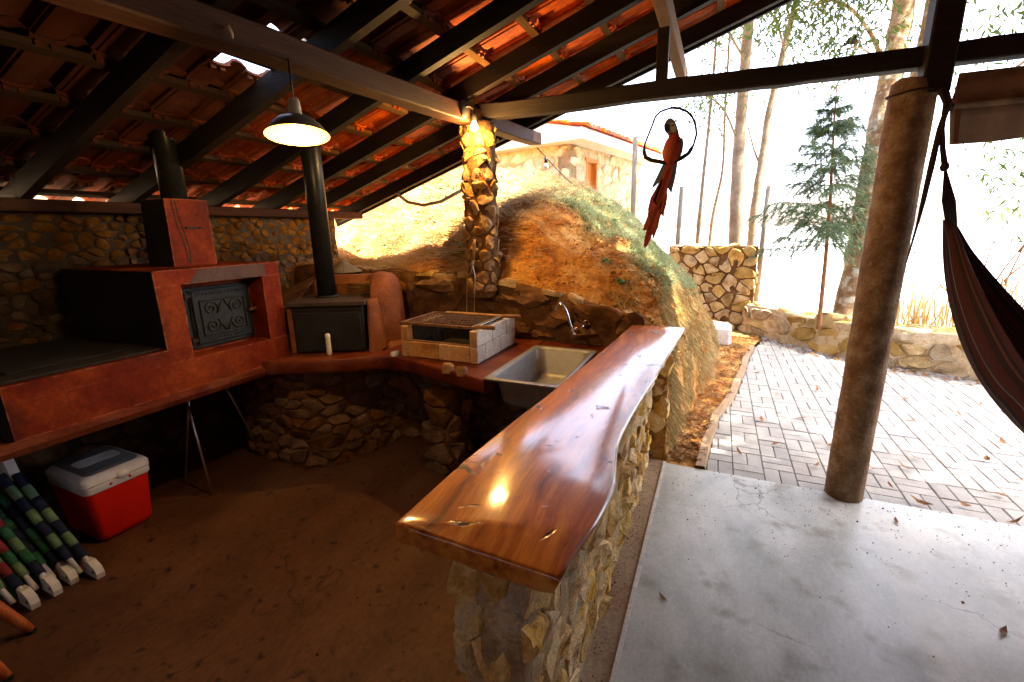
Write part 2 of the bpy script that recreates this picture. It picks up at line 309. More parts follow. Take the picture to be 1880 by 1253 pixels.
def soil_mat():
    m = pmat('hill_soil', [(.20, .068, .014), (.45, .185, .040), (.60, .32, .09), (.68, .47, .22)], scale=4.5, rough=.95, bump=1.0, bscale=14, dist=.06,
             dirt=((.10, .11, .035), 1.6, .52, .7), detail=12)
    return m
M['soil'] = soil_mat()
M['ground'] = pmat('ground_earth', [(.16, .10, .05), (.28, .19, .10), (.20, .20, .09)], scale=1.2, rough=.95, bump=.8, bscale=12, dist=.02)
def water_mat():
    m, nt, b = new_mat('lake_water')
    N, L = nt.nodes, nt.links
    b.inputs["Base Color"].default_value = (.10, .14, .15, 1); b.inputs["Roughness"].default_value = .12
    tc = N.new("ShaderNodeTexCoord"); n = N.new("ShaderNodeTexNoise"); n.inputs["Scale"].default_value = 1.2; n.inputs["Detail"].default_value = 5
    L.new(tc.outputs["Object"], n.inputs[0])
    bp = N.new("ShaderNodeBump"); bp.inputs["Strength"].default_value = .25; bp.inputs["Distance"].default_value = .08
    L.new(n.outputs[0], bp.inputs["Height"]); L.new(bp.outputs[0], b.inputs["Normal"])
    return m
M['water'] = water_mat()
def hammock_mat():
    m, nt, b = new_mat('hammock_stripes')
    N, L = nt.nodes, nt.links
    tc = N.new("ShaderNodeTexCoord"); sx = N.new("ShaderNodeSeparateXYZ"); L.new(tc.outputs["UV"], sx.inputs[0])
    mu = N.new("ShaderNodeMath"); mu.operation = 'MULTIPLY'; mu.inputs[1].default_value = 22.0
    fr = N.new("ShaderNodeMath"); fr.operation = 'FRACT'; L.new(sx.outputs[0], mu.inputs[0]); L.new(mu.outputs[0], fr.inputs[0])
    cr = N.new("ShaderNodeValToRGB"); cr.color_ramp.interpolation = 'CONSTANT'
    e = cr.color_ramp.elements; e[0].position = 0; e[0].color = (.060, .010, .008, 1); e[1].position = .45; e[1].color = (.022, .007, .008, 1)
    x = e.new(.7); x.color = (.10, .035, .022, 1)
    x = e.new(.8); x.color = (.014, .007, .010, 1)
    L.new(fr.outputs[0], cr.inputs[0]); L.new(cr.outputs[0], b.inputs["Base Color"]); b.inputs["Roughness"].default_value = .85
    n = N.new("ShaderNodeTexNoise"); n.inputs["Scale"].default_value = 220
    L.new(tc.outputs["Object"], n.inputs[0])
    bp = N.new("ShaderNodeBump"); bp.inputs["Strength"].default_value = .4; bp.inputs["Distance"].default_value = .002
    L.new(n.outputs[0], bp.inputs["Height"]); L.new(bp.outputs[0], b.inputs["Normal"])
    return m
M['hammock'] = hammock_mat()

# ------------------------------------------------------------------ mesh helpers
class MB:
    def __init__(s): s.v = []; s.f = []
    def box(s, a, b, jit=0.0):
        i = len(s.v)
        for z in (a[2], b[2]):
            for y in (a[1], b[1]):
                for x in (a[0], b[0]):
                    s.v.append((x + random.uniform(-jit, jit), y + random.uniform(-jit, jit), z + random.uniform(-jit, jit)))
        for f in ((0, 2, 3, 1), (4, 5, 7, 6), (0, 1, 5, 4), (2, 6, 7, 3), (0, 4, 6, 2), (1, 3, 7, 5)):
            s.f.append(tuple(i + k for k in f))
        return s
    def cbox(s, a, b, c=0.01):
        """box with chamfered edges (24 verts)"""
        a, b = Vector(a), Vector(b)
        lo = Vector((min(a[k], b[k]) for k in range(3))); hi = Vector((max(a[k], b[k]) for k in range(3)))
        c = min(c, min(hi - lo) * .45)
        i0 = len(s.v); idx = {}
        for sx in (0, 1):
            for sy in (0, 1):
                for sz in (0, 1):
                    for ax in range(3):
                        p = [hi[k] if (sx, sy, sz)[k] else lo[k] for k in range(3)]
                        for k in range(3):
                            if k != ax: p[k] += -c if (sx, sy, sz)[k] else c
                        idx[(sx, sy, sz, ax)] = len(s.v); s.v.append(tuple(p))
        S = (0, 1)
        for ax in range(3):
            o = [k for k in range(3) if k != ax]
            for d in S:
                q = []
                for u, w in ((0, 0), (1, 0), (1, 1), (0, 1)):
                    t = [0, 0, 0]; t[ax] = d; t[o[0]] = u; t[o[1]] = w; q.append(idx[(*t, ax)])
                s.f.append(tuple(q))
            for u in S:
                for w in S:
                    t0 = [0, 0, 0]; t0[o[0]] = u; t0[o[1]] = w; t1 = list(t0); t1[ax] = 1
                    s.f.append((idx[(*t0, o[0])], idx[(*t0, o[1])], idx[(*t1, o[1])], idx[(*t1, o[0])]))
        for sx in S:
            for sy in S:
                for sz in S: s.f.append(tuple(idx[(sx, sy, sz, k)] for k in range(3)))
        return s
    def tube(s, pts, rad, n=8, cap=True):
        pts = [Vector(p) for p in pts]
        if not isinstance(rad, (list, tuple)): rad = [rad] * len(pts)
        i0 = len(s.v); up = None
        for k, p in enumerate(pts):
            d = (pts[min(k + 1, len(pts) - 1)] - pts[max(k - 1, 0)]).normalized()
            if up is None:
                up = d.orthogonal().normalized()
            up = (up - d * up.dot(d))
            up = up.normalized() if up.length > 1e-6 else d.orthogonal().normalized()
            w = d.cross(up)
            for j in range(n):
                a = 2 * PI * j / n
                s.v.append(tuple(p + (up * math.cos(a) + w * math.sin(a)) * rad[k]))
        for k in range(len(pts) - 1):
            for j in range(n):
                a = i0 + k * n + j; b = i0 + k * n + (j + 1) % n
                s.f.append((a, b, b + n, a + n))
        if cap:
            s.f.append(tuple(i0 + j for j in reversed(range(n)))); e = i0 + (len(pts) - 1) * n
            s.f.append(tuple(e + j for j in range(n)))
        return s
    def lathe(s, prof, n=24, loc=(0, 0, 0), close=False):
        i0 = len(s.v)
        for r, z in prof:
            for j in range(n):
                a = 2 * PI * j / n
                s.v.append((loc[0] + r * math.cos(a), loc[1] + r * math.sin(a), loc[2] + z))
        for k in range(len(prof) - 1):
            for j in range(n):
                a = i0 + k * n + j; b = i0 + k * n + (j + 1) % n
                s.f.append((a, b, b + n, a + n))
        if close:
            s.f.append(tuple(i0 + j for j in reversed(range(n)))); e = i0 + (len(prof) - 1) * n
            s.f.append(tuple(e + j for j in range(n)))
        return s
    def prism(s, poly, axis, a, b):
        """poly: 2D points; extruded along axis from a to b"""
        i0 = len(s.v); n = len(poly)
        for h in (a, b):
            for (p, q) in poly:
                t = [p, q]; t.insert(axis, h); s.v.append(tuple(t))
        for j in range(n):
            k = (j + 1) % n; s.f.append((i0 + j, i0 + k, i0 + n + k, i0 + n + j))
        s.f.append(tuple(i0 + j for j in reversed(range(n)))); s.f.append(tuple(i0 + n + j for j in range(n)))
        return s
    def quad(s, a, b, c, d):
        i = len(s.v); s.v += [tuple(a), tuple(b), tuple(c), tuple(d)]; s.f.append((i, i + 1, i + 2, i + 3)); return s
    def tri(s, a, b, c):
        i = len(s.v); s.v += [tuple(a), tuple(b), tuple(c)]; s.f.append((i, i + 1, i + 2)); return s
    def mesh(s, name, mat, smooth=False):
        me = bpy.data.meshes.new(name); me.from_pydata(s.v, [], s.f)
        if mat: me.materials.append(mat)
        if smooth: me.polygons.foreach_set("use_smooth", [True] * len(me.polygons))
        me.update(); return me

def fix_normals(me):
    import bmesh
    bm = bmesh.new(); bm.from_mesh(me); bmesh.ops.recalc_face_normals(bm, faces=bm.faces); bm.to_mesh(me); bm.free()

def add(name, mb, mat, parent=None, smooth=False, fix=True, loc=None):
    me = mb.mesh(name, M[mat] if isinstance(mat, str) else mat, smooth) if isinstance(mb, MB) else mb
    if fix and isinstance(mb, MB): fix_normals(me)
    o = bpy.data.objects.new(name, me); COL.objects.link(o)
    if loc is not None: o.location = loc
    if parent is not None: adopt(o, parent)
    return o
ROOTS = {}
def adopt(o, parent):
    o.parent = parent
    o.matrix_parent_inverse = world_of(parent).inverted()
def world_of(o):
    m = o.matrix_basis
    return m if o.parent is None else world_of(o.parent) @ o.matrix_parent_inverse @ m
def tag(o, label, cat, group=None):
    o["label"] = label; o["category"] = cat
    if group: o["group"] = group
    return o
def thing(name, loc, label, cat, group=None):
    o = bpy.data.objects.new(name, None); COL.objects.link(o); o.location = loc; o.empty_display_size = .1
    return tag(o, label, cat, group)
def struct(o): o["kind"] = "structure"; return o
def stuff(o): o["kind"] = "stuff"; return o
def smooth_angle(o, deg=40):
    me = o.data
    me.polygons.foreach_set("use_smooth", [True] * len(me.polygons))
    try: me.set_sharp_from_angle(angle=math.radians(deg))
    except Exception: pass
    return o
def nz(p, s=1.0): return noise.noise(Vector(p) * s)
def lerp(a, b, t): return a + (b - a) * t

# ---- stones on any surface: 2D cells mapped by fn(u, v, depth) -> world
def cells(u0, u1, v0, v1, cw, ch, jit=.42, rng=random, drop=.24):
    nu = max(1, round((u1 - u0) / cw)); nv = max(1, round((v1 - v0) / ch))
    du = (u1 - u0) / nu; dv = (v1 - v0) / nv
    P = {}
    for j in range(-1, nv + 1):
        for i in range(-1, nu + 1):
            P[(i, j)] = (u0 + (i + .5 + (.5 if j % 2 else 0) * .8 - .2 + rng.uniform(-jit, jit)) * du, v0 + (j + .5 + rng.uniform(-jit, jit) * .8) * dv)
    for key in list(P):
        if 0 <= key[0] < nu and 0 <= key[1] < nv and rng.random() < drop: del P[key]
    out = []
    asp = du / dv
    for j in range(nv):
        for i in range(nu):
            p = P.get((i, j))
            if p is None: continue
            poly = [(u0, v0), (u1, v0), (u1, v1), (u0, v1)]
            for jj in range(j - 2, j + 3):
                for ii in range(i - 2, i + 3):
                    q = P.get((ii, jj))
                    if q is None or q is p: continue
                    mx, my = (p[0] + q[0]) / 2, (p[1] + q[1]) / 2
                    nx, ny = (q[0] - p[0]) / asp ** 2 if asp > 1 else (q[0] - p[0]), (q[1] - p[1]) * (1 if asp > 1 else asp ** 2)
                    new = []
                    for k in range(len(poly)):
                        a, b = poly[k], poly[(k + 1) % len(poly)]
                        da = (a[0] - mx) * nx + (a[1] - my) * ny; db = (b[0] - mx) * nx + (b[1] - my) * ny
                        if da <= 0: new.append(a)
                        if da * db < 0:
                            t = da / (da - db); new.append((a[0] + (b[0] - a[0]) * t, a[1] + (b[1] - a[1]) * t))
                    poly = new
                    if len(poly) < 3: break
                if len(poly) < 3: break
            if len(poly) >= 3: out.append(poly)
    return out

def resample(poly, n):
    L = []; tot = 0
    for k in range(len(poly)):
        a, b = poly[k], poly[(k + 1) % len(poly)]; d = math.hypot(b[0] - a[0], b[1] - a[1]); L.append(d); tot += d
    res = []; k = 0; acc = 0
    for i in range(n):
        t = tot * i / n
        while k < len(L) - 1 and acc + L[k] < t: acc += L[k]; k += 1
        a, b = poly[k], poly[(k + 1) % len(poly)]; f = (t - acc) / max(L[k], 1e-9)
        res.append((a[0] + (b[0] - a[0]) * f, a[1] + (b[1] - a[1]) * f))
    return res

def stone_mb(poly, fn, depth, gap, n=9, rings=3, rough=.012, rng=random, mb=None, us=1.0, bed=.0):
    cx = sum(p[0] for p in poly) / len(poly); cy = sum(p[1] for p in poly) / len(poly)
    pts = resample(poly, n)
    # slight corner rounding
    rw_ = rng.choice((3.0, 4.0, 7.0)); pts = [((pts[i][0] * rw_ + pts[i - 1][0] * .5 + pts[(i + 1) % n][0] * .5) / (rw_ + 1), (pts[i][1] * rw_ + pts[i - 1][1] * .5 + pts[(i + 1) % n][1] * .5) / (rw_ + 1)) for i in range(n)]
    r = sum(math.hypot((p[0] - cx) * us, p[1] - cy) for p in pts) / len(pts)
    k0 = max(.6, 1 - gap / max(r, 1e-4))
    d = depth * rng.uniform(.55, 1.25)
    tu, tv = rng.uniform(-.25, .25), rng.uniform(-.25, .25)
    mb = mb or MB(); i0 = len(mb.v)
    prof = [(1.0, -.35), (.985, .62), (.90, .95), (.50, 1.0)] if rings == 4 else [(1.0, -.35), (.97, .66), (.80, .98)]
    for (s_, h) in prof:
        for p in pts:
            u = cx + (p[0] - cx) * k0 * s_; v = cy + (p[1] - cy) * k0 * s_
            hh = d * (h - bed) + ((p[0] - cx) * us * tu + (p[1] - cy) * tv) * max(h, 0)
            q = Vector(fn(u, v, hh))
            if h > 0:
                q += noise.noise_vector(q * 11) * rough * 1.25 + noise.noise_vector(q * 31) * rough * .8
            mb.v.append(tuple(q))
    c = Vector(fn(cx, cy, d * (1.02 - bed))); mb.v.append(tuple(c + noise.noise_vector(c * 9) * rough))
    m = len(prof)
    for k in range(m - 1):
        for j in range(n):
            a = i0 + k * n + j; b = i0 + k * n + (j + 1) % n
            mb.f.append((a, b, b + n, a + n))
    t = i0 + (m - 1) * n
    for j in range(n): mb.f.append((t + j, t + (j + 1) % n, i0 + m * n))
    return mb

def stones(parent, fn, rect, cw, ch, depth, gap, mat, n=9, rings=3, rough=.012, keep=None, limit=300, seed=1, jit=.42, name='stone', us=1.0, bed=.42):
    rng = random.Random(seed)
    cl = cells(*rect, cw, ch, jit, rng)
    rest = MB(); cnt = 0
    for poly in cl:
        cx = sum(p[0] for p in poly) / len(poly); cy = sum(p[1] for p in poly) / len(poly)
        if keep and not keep(cx, cy): continue
        if cnt < limit:
            add(name, stone_mb(poly, fn, depth, gap, n, rings, rough, rng, None, us, bed), mat, parent, smooth=True); smooth_angle(COL.objects[-1], 36); cnt += 1
        else:
            stone_mb(poly, fn, depth, gap, n, rings, rough, rng, rest, us, bed)
    if rest.v: stuff(add(name + '_mass', rest, mat, parent, smooth=True))
    return cnt

def planar(o, u, n, up=(0, 0, 1)):
    o, u, n, up = Vector(o), Vector(u).normalized(), Vector(n).normalized(), Vector(up)
    return lambda a, b, d: o + u * a + up * b + n * d

# ================================================================== SETTING
# ---- far ground and lake
LW = [(.20, 5.16), (.86, 4.39), (1.44, 3.76), (1.88, 3.53), (2.54, 3.26), (3.2, 3.0), (4.6, 2.45)]
def beyond(x, y): return .616 * (x - .2) + .788 * (y - 5.16) if x < 2.4 else max(.616 * (x - .2) + .788 * (y - 5.16), .36 * (x - 2.54) + .93 * (y - 3.26))
def ground_z(x, y):
    d = beyond(x, y)
    if d < .12: return -.07
    if d < 1.0: return lerp(-.07, .40, min(1, (d - .12) / .1)) + nz((x, y, 0), 2) * .04
    t = min(1, (d - 1.0) / 7.0)
    return lerp(.40, -5.5, t) + nz((x, y, 0), .6) * .12
def axis_pts(lo, hi, fine0, fine1, step):
    a = []; v = lo
    while v < fine0: a.append(v); v += max(step, (fine0 - v) * .35)
    v = fine0
    while v <= fine1: a.append(v); v += step
    w = fine1 + step
    while w < hi: a.append(w); w += max(step, (w - fine1) * .5)
    a.append(hi); return a
gx = axis_pts(-900, 900, -8, 9, .22); gy = axis_pts(-900, 900, -7, 14, .22)
mb = MB(); nx_, ny_ = len(gx), len(gy)
for y in gy:
    for x in gx: mb.v.append((x, y, ground_z(x, y)))
for j in range(ny_ - 1):
    for i in range(nx_ - 1):
        a = j * nx_ + i; mb.f.append((a, a + 1, a + nx_ + 1, a + nx_))
struct(add('ground', mb, 'ground', smooth=True, fix=False))
mb = MB().quad((-3000, -500, -4), (3000, -500, -4), (3000, 5000, -4), (-3000, 5000, -4))
struct(add('lake_water', mb, 'water', fix=False))

# ---- kitchen floor, strip and patio slab
mb = MB().box((-4.3, -6.2, -.06), (-.60, .02, 0.0))
struct(add('kitchen_floor', mb, 'floor'))
mb = MB().box((-.602, -6.2, -.06), (-.475, .02, .006))
struct(add('floor_strip', mb, 'strip'))
mb = MB().box((-.475, -6.2, -.06), (-.455, .0, .016))
mb.v = [(x + nz((x, y, z), 3) * .002, y, z) for x, y, z in mb.v]
struct(add('floor_edge', mb, 'white_edge'))
mb = MB().box((-.455, -6.2, -.06), (1.80, -.006, .008))
struct(add('patio_slab', mb, 'patio'))

# ---- paving: basket weave of 20 x 10 cm pavers on a sand bed
EDGE = [(-.19, -.01), (-.155, .52), (-.095, 1.09), (.03, 1.59), (.13, 2.27), (.26, 3.29), (.36, 3.95), (.5, 4.5)]
def poly_x(pl, y):
    for (x0, y0), (x1, y1) in zip(pl, pl[1:]):
        if y0 <= y <= y1: return lerp(x0, x1, (y - y0) / (y1 - y0))
    return pl[-1][0] if y > pl[-1][1] else pl[0][0]
def lw_y(x):
    for (x0, y0), (x1, y1) in zip(LW, LW[1:]):
        if x0 <= x <= x1: return lerp(y0, y1, (x - x0) / (x1 - x0))
    return 6 if x < LW[0][0] else 2.4
bed = MB()
ys = [-.006 + k * .25 for k in range(24)]
for y0, y1 in zip(ys, ys[1:]):
    bed.quad((poly_x(EDGE, y0), y0, -.02), (6, y0, -.02), (6, y1, -.02), (poly_x(EDGE, y1), y1, -.02))
paving = struct(add('paving', bed, 'joint', fix=False))
pav_me = MB().cbox((-.0975, -.0475, -.05), (.0975, .0475, 0), .004).mesh('paver', M['paver']); fix_normals(pav_me)
spots = []
for i in range(-2, 30):
    for j in range(0, 28):
        for k in (0, 1):
            if (i + j) % 2: x, y, r = i * .2 + .05 + .1 * k, j * .2 + .1, PI / 2
            else: x, y, r = i * .2 + .1, j * .2 + .05 + .1 * k, 0
            hx = .1 if r == 0 else .05
            ex = poly_x(EDGE, y) + .012
            if x + hx < ex + .02: continue
            cut = ex if x - hx < ex else None
            if y > lw_y(x) - .03: continue
            if x > 4.4: continue
            v = Vector((x, y, 0)) - CAM_LOC
            dep = v.dot(F_)
            if dep < .2 or abs(v.dot(R_) / dep) > 1.22: continue
            spots.append((dep, x, y, r, cut))
spots.sort()
rest = MB()
for n_, (d, x, y, r, cut) in enumerate(spots):
    z = random.uniform(-.0025, .0025)
    if cut is not None and n_ < 300:
        hx, hy = (.0975, .0475) if r == 0 else (.0475, .0975)
        add('paver', MB().cbox((cut, y - hy, -.05), (x + hx, y + hy, z), .004), 'paver', paving)
    elif n_ < 300:
        o = add('paver', pav_me, None, None, loc=(x, y, z)); o.rotation_euler = (random.uniform(-.01, .01), random.uniform(-.01, .01), r + random.uniform(-.008, .008)); adopt(o, paving)
    else:
        hx, hy = (.0975, .0475) if r == 0 else (.0475, .0975)
        rest.cbox((x - hx if cut is None else cut, y - hy, -.05), (x + hx, y + hy, z), .004)
if rest.v: stuff(add('paver_mass', rest, 'paver', paving))
# curved concrete edging between paving and bank
mb = MB()
pts = [(poly_x(EDGE, y) - .02 + nz((0, y, 0), 2.0) * .015, y) for y in [k * .12 for k in range(34)]]
for (x0, y0), (x1, y1) in zip(pts, pts[1:]):
    for (dx0, z0), (dx1, z1) in (((-.05, .0), (-.04, .03)), ((-.04, .03), (.02, .03)), ((.02, .03), (.03, -.02))):
        mb.quad((x0 + dx0, y0, z0), (x0 + dx1, y0, z1), (x1 + dx1, y1, z1), (x1 + dx0, y1, z0))
struct(add('paving_edge', mb, 'strip', smooth=True))
# bare earth path strip between bank and edging
mb = MB(); n = 40
for k in range(n):
    y0, y1 = .0 + k * .14, .0 + (k + 1) * .14
    mb.quad((-.75, y0, .0), (poly_x(EDGE, y0) - .03, y0, .005), (poly_x(EDGE, y1) - .03, y1, .005), (-.75, y1, .0))
struct(add('earth_strip', mb, 'soil', smooth=True, fix=False))

# ---- the bank / hill
HK = [
 (0.05, [(-.47, 0), (-.48, .40), (-.51, .80), (-.60, 1.0), (-.80, 1.06), (-1.2, 1.16), (-1.8, 1.30), (-2.5, 1.34), (-3.4, 1.38), (-5, 1.5), (-9, 1.7), (-16, 2.2)]),
 (0.35, [(-.43, 0), (-.44, .50), (-.49, .93), (-.62, 1.22), (-.85, 1.36), (-1.2, 1.50), (-1.8, 1.80), (-2.4, 1.56), (-3.3, 1.41), (-5, 1.5), (-9, 1.9), (-16, 2.4)]),
 (0.72, [(-.39, 0), (-.41, .50), (-.47, .96), (-.61, 1.25), (-.88, 1.45), (-1.23, 1.64), (-1.8, 1.93), (-2.4, 1.76), (-3.3, 1.47), (-5, 1.55), (-9, 2.0), (-16, 2.6)]),
 (1.0, [(-.36, 0), (-.38, .50), (-.45, .98), (-.60, 1.28), (-.90, 1.52), (-1.25, 1.74), (-1.8, 2.02), (-2.4, 1.86), (-3.3, 1.50), (-5, 1.58), (-9, 2.2), (-16, 2.9)]),
 (1.55, [(-.29, 0), (-.32, .45), (-.40, .88), (-.58, 1.23), (-.90, 1.51), (-1.23, 1.78), (-1.65, 2.02), (-2.3, 2.12), (-3.3, 2.02), (-5, 2.15), (-9, 2.6), (-16, 3.2)]),
 (2.2, [(-.22, 0), (-.25, .40), (-.35, .80), (-.55, 1.18), (-.90, 1.50), (-1.2, 1.82), (-1.5, 2.02), (-2.1, 2.28), (-3.3, 2.45), (-5, 2.6), (-9, 2.9), (-16, 3.5)]),
 (3.6, [(-.16, 0), (-.20, .25), (-.32, .52), (-.56, .92), (-.95, 1.32), (-1.3, 1.66), (-1.7, 1.96), (-2.4, 2.36), (-3.5, 2.6), (-5, 2.8), (-9, 3.1), (-16, 3.7)]),
 (5.5, [(-.9, 0), (-1.0, .3), (-1.15, .6), (-1.4, 1.0), (-1.7, 1.35), (-2.0, 1.7), (-2.4, 2.05), (-3, 2.35), (-4, 2.55), (-5.5, 2.75), (-9, 3.1), (-16, 3.8)]),
 (14.0, [(-2.4, -.5), (-2.6, .1), (-2.9, .5), (-3.2, 1.0), (-3.5, 1.4), (-3.9, 1.8), (-4.4, 2.1), (-5, 2.4), (-6, 2.7), (-7.5, 3.0), (-11, 3.5), (-16, 4.0)])]
NK = len(HK[0][1]) - 1
def hill_raw(s, y):
    s = max(0, min(NK - 1e-6, s)); i = int(s); f = s - i
    for (ya, A), (yb, B) in zip(HK, HK[1:]):
        if y <= yb or yb == HK[-1][0]:
            t = max(0, min(1, (y - ya) / (yb - ya)))
            # smooth the profile a little
            def q(P):
                p0, p1, p2, p3 = P[max(i - 1, 0)], P[i], P[i + 1], P[min(i + 2, NK)]
                r = []
                for k in (0, 1):
                    r.append(p1[k] + .5 * f * (p2[k] - p0[k] + f * (2 * p0[k] - 5 * p1[k] + 4 * p2[k] - p3[k] + f * (3 * (p1[k] - p2[k]) + p3[k] - p0[k]))))
                return r
            a, b = q(A), q(B)
            return Vector((lerp(a[0], b[0], t), y, lerp(a[1], b[1], t)))
def hill(s, y):
    p = hill_raw(s, y)
    fade = min(1, max(.12, (y - .02) / .4))
    k = noise.noise_vector(p * 1.7) * .085 + noise.noise_vector(p * 4.6) * .055 + noise.noise_vector(p * 11) * .038 + noise.noise_vector(p * 24) * .018
    if s < 3.5: k.x *= .8; k.y *= .3
    else: k.x *= .25; k.y *= .25
    return p + k * fade
mb = MB()
SS = [k * .125 for k in range(int(8 / .125))] + [8 + k * .25 for k in range(int((NK - 8) / .25) + 1)]
YY = [.05 + k * .05 for k in range(80)] + [4.05 + k * .3 for k in range(34)]
for y in YY:
    for s in SS: mb.v.append(tuple(hill(s, y)))
w = len(SS)
for j in range(len(YY) - 1):
    for i in range(w - 1):
        a = j * w + i; mb.f.append((a, a + w, a + w + 1, a + 1))
i0 = len(mb.v)                                # front skirt, behind the retaining wall
for s in SS: p = hill(s, YY[0]); mb.v.append((p.x, p.y, -.05))
for i in range(w - 1): mb.f.append((i0 + i, i, i + 1, i0 + i + 1))
hill_o = struct(add('hill', mb, 'soil', smooth=True))

def hill_n(s, y):
    a = hill(s + .05, y) - hill(s - .05, y); b = hill(s, y + .04) - hill(s, y - .04)
    n = a.cross(b); n = n if n.z > 0 else -n
    return n.normalized() if n.length > 0 else Vector((0, 0, 1))
def blade(mb, p, d, L, w, side, bend=.4, droop=0):
    d = d.normalized(); m = p + d * L * .55; e = p + d * L + Vector((side.x * bend * L, side.y * bend * L, -droop * L))
    q = d.cross(side); q = q.normalized() if q.length > 1e-4 else Vector((1, 0, 0))
    i = len(mb.v)
    mb.v += [tuple(p - q * w), tuple(p + q * w), tuple(m + q * w * .7), tuple(m - q * w * .7), tuple(e)]
    mb.f += [(i, i + 1, i + 2, i + 3), (i + 3, i + 2, i + 4)]
rg = random.Random(11)
def rdir(): 
    a = rg.uniform(0, 2 * PI); return Vector((math.cos(a), math.sin(a), 0))
# short green grass on top of the bank
mb = MB()
for q__ in range(75000):
    y, s = (rg.uniform(.4, 3.6), rg.uniform(2.8, 7.2)) if q__ < 55000 else (rg.uniform(.25, 6.0), rg.uniform(2.6, 9.6))
    p = hill(s, y); g = nz(p, .9) * .6 + nz(p, 2.7) * .35
    top = (p.x > -2.3) * (.15 + .45 * max(0, min(1, (y - .5))))
    if p.x > -2.6 and y < 1.0 and s > 4.2 and s < 7.5: top = -.45 + .6 * (y - .45)
    if p.x < -2.2: top = -.12 if y > 1.2 else -.5
    if g + top < -.06: continue
    blade(mb, p - Vector((0, 0, .01)), hill_n(s, y) + rdir() * .6 + Vector((0, 0, .4)), rg.uniform(.025, .07), rg.uniform(.0022, .005), rdir())
stuff(tag(add('grass', mb, 'grass', fix=False), 'short green grass on top of the earth bank', 'grass'))
# dry straw and twigs lying on the shaded bank behind the wall
mb = MB()
for _ in range(26000):
    y = rg.uniform(.06, 3.0); s = rg.uniform(5.6, 9.4)
    p = hill(s, y)
    if p.x > -1.75 and rg.random() < .85: continue
    if nz(p, 1.3) < -.15 and rg.random() < .7: continue
    d = rdir() + hill_n(s, y) * rg.uniform(.05, .7)
    blade(mb, p + hill_n(s, y) * .008, d, rg.uniform(.05, .20), rg.uniform(.0015, .004), rdir(), .35, .15)
for _ in range(2500):
    y = rg.uniform(.3, 2.8); s = rg.uniform(3, 6.5)
    p = hill(s, y); d = rdir() + hill_n(s, y) * rg.uniform(.05, .5)
    blade(mb, p + hill_n(s, y) * .006, d, rg.uniform(.03, .10), rg.uniform(.0012, .003), rdir(), .35, .15)
stuff(tag(add('straw', mb, 'straw', fix=False), 'dry straw and twigs littering the earth bank', 'straw'))
# hanging dry moss and roots on the steep end of the bank
mb = MB()
for _ in range(27000):
    y = rg.uniform(.08, 4.3); s = rg.uniform(.35, 4.4)
    p = hill(s, y)
    if nz((p.x * 2, p.y * 3.5, p.z * .8), 1.0) < -.12: continue
    n_ = hill_n(s, y)
    if n_.x < 0: n_ = -n_
    n_ = Vector((abs(n_.x), n_.y, n_.z))
    d = Vector((.35, 0, -1)) * (1.2 if s < 3 else .5) + n_ * .35 + rdir() * .35
    blade(mb, p + n_ * .004, d, rg.uniform(.03, .12), rg.uniform(.0014, .0038), rdir(), .35, .15)
stuff(tag(add('hanging_grass', mb, 'moss', fix=False), 'dry olive grass hanging down the steep end of the bank', 'dry grass'))
# crumbly clods and pebbles on the bank
mb = MB()
for _ in range(11000):
    y = rg.uniform(.08, 3.2); s = rg.uniform(1.2, 9.2)
    p = hill(s, y); r_ = rg.uniform(.004, .016) * (2.0 if rg.random() < .08 else 1)
    i = len(mb.v)
    for v in ((1, 0, 0), (-1, 0, 0), (0, 1, 0), (0, -1, 0), (0, 0, 1), (0, 0, -1)):
        mb.v.append(tuple(p + Vector(v) * r_ * rg.uniform(.6, 1.4) + Vector((rg.uniform(-1, 1), rg.uniform(-1, 1), rg.uniform(-1, 1))) * r_ * .3))
    for f in ((0, 2, 4), (2, 1, 4), (1, 3, 4), (3, 0, 4), (2, 0, 5), (1, 2, 5), (3, 1, 5), (0, 3, 5)): mb.f.append(tuple(i + q for q in f))
stuff(tag(add('soil_clods', mb, 'soil', fix=False), 'crumbly orange soil clods and pebbles on the bank', 'soil'))
# leaf litter beside the paving
def leaf_shape(mb, p, d, n, L, w, curl=.3, fold=.25):
    d = (d - n * d.dot(n)).normalized(); q = n.cross(d).normalized(); i = len(mb.v)
    for t, ww in ((0, .05), (.3, .85), (.6, .8), (1, .02)):
        h = curl * L * (t - .5) ** 2 * 2
        c = p + d * L * (t - .5) + n * h
        mb.v += [tuple(c - q * w * ww + n * fold * w * ww), tuple(c), tuple(c + q * w * ww + n * fold * w * ww)]
    for k in range(3):
        a = i + k * 3; mb.f += [(a, a + 3, a + 4, a + 1), (a + 1, a + 4, a + 5, a + 2)]
mb = MB()
for _ in range(1500):
    y = rg.uniform(.05, 4.6) if rg.random() < .8 else rg.uniform(.05, 1)
    xe = poly_x(EDGE, y) - .03
    x = rg.uniform(-.62 if y < 1 else -.45, xe - .01)
    if rg.random() > .35 + .65 * max(0, nz((x, y, 0), 2.2) + .45): continue
    leaf_shape(mb, Vector((x, y, .014 + rg.uniform(0, .02))), rdir(), (Vector((0, 0, 1)) + rdir() * rg.uniform(0, .6)).normalized(), rg.uniform(.04, .10), rg.uniform(.008, .02), rg.uniform(-.4, .6))
for _ in range(260):
    k = rg.uniform(0, 5.2); i = int(k); f = k - i
    x = lerp(LW[i][0], LW[i + 1][0], f) - .05 - abs(rg.gauss(0, .10)); y = lerp(LW[i][1], LW[i + 1][1], f) - .05 - abs(rg.gauss(0, .12))
    if x < poly_x(EDGE, y) - .3: continue
    leaf_shape(mb, Vector((x, y, .012)), rdir(), (Vector((0, 0, 1)) + rdir() * .3).normalized(), rg.uniform(.04, .09), rg.uniform(.008, .018), rg.uniform(-.3, .5))
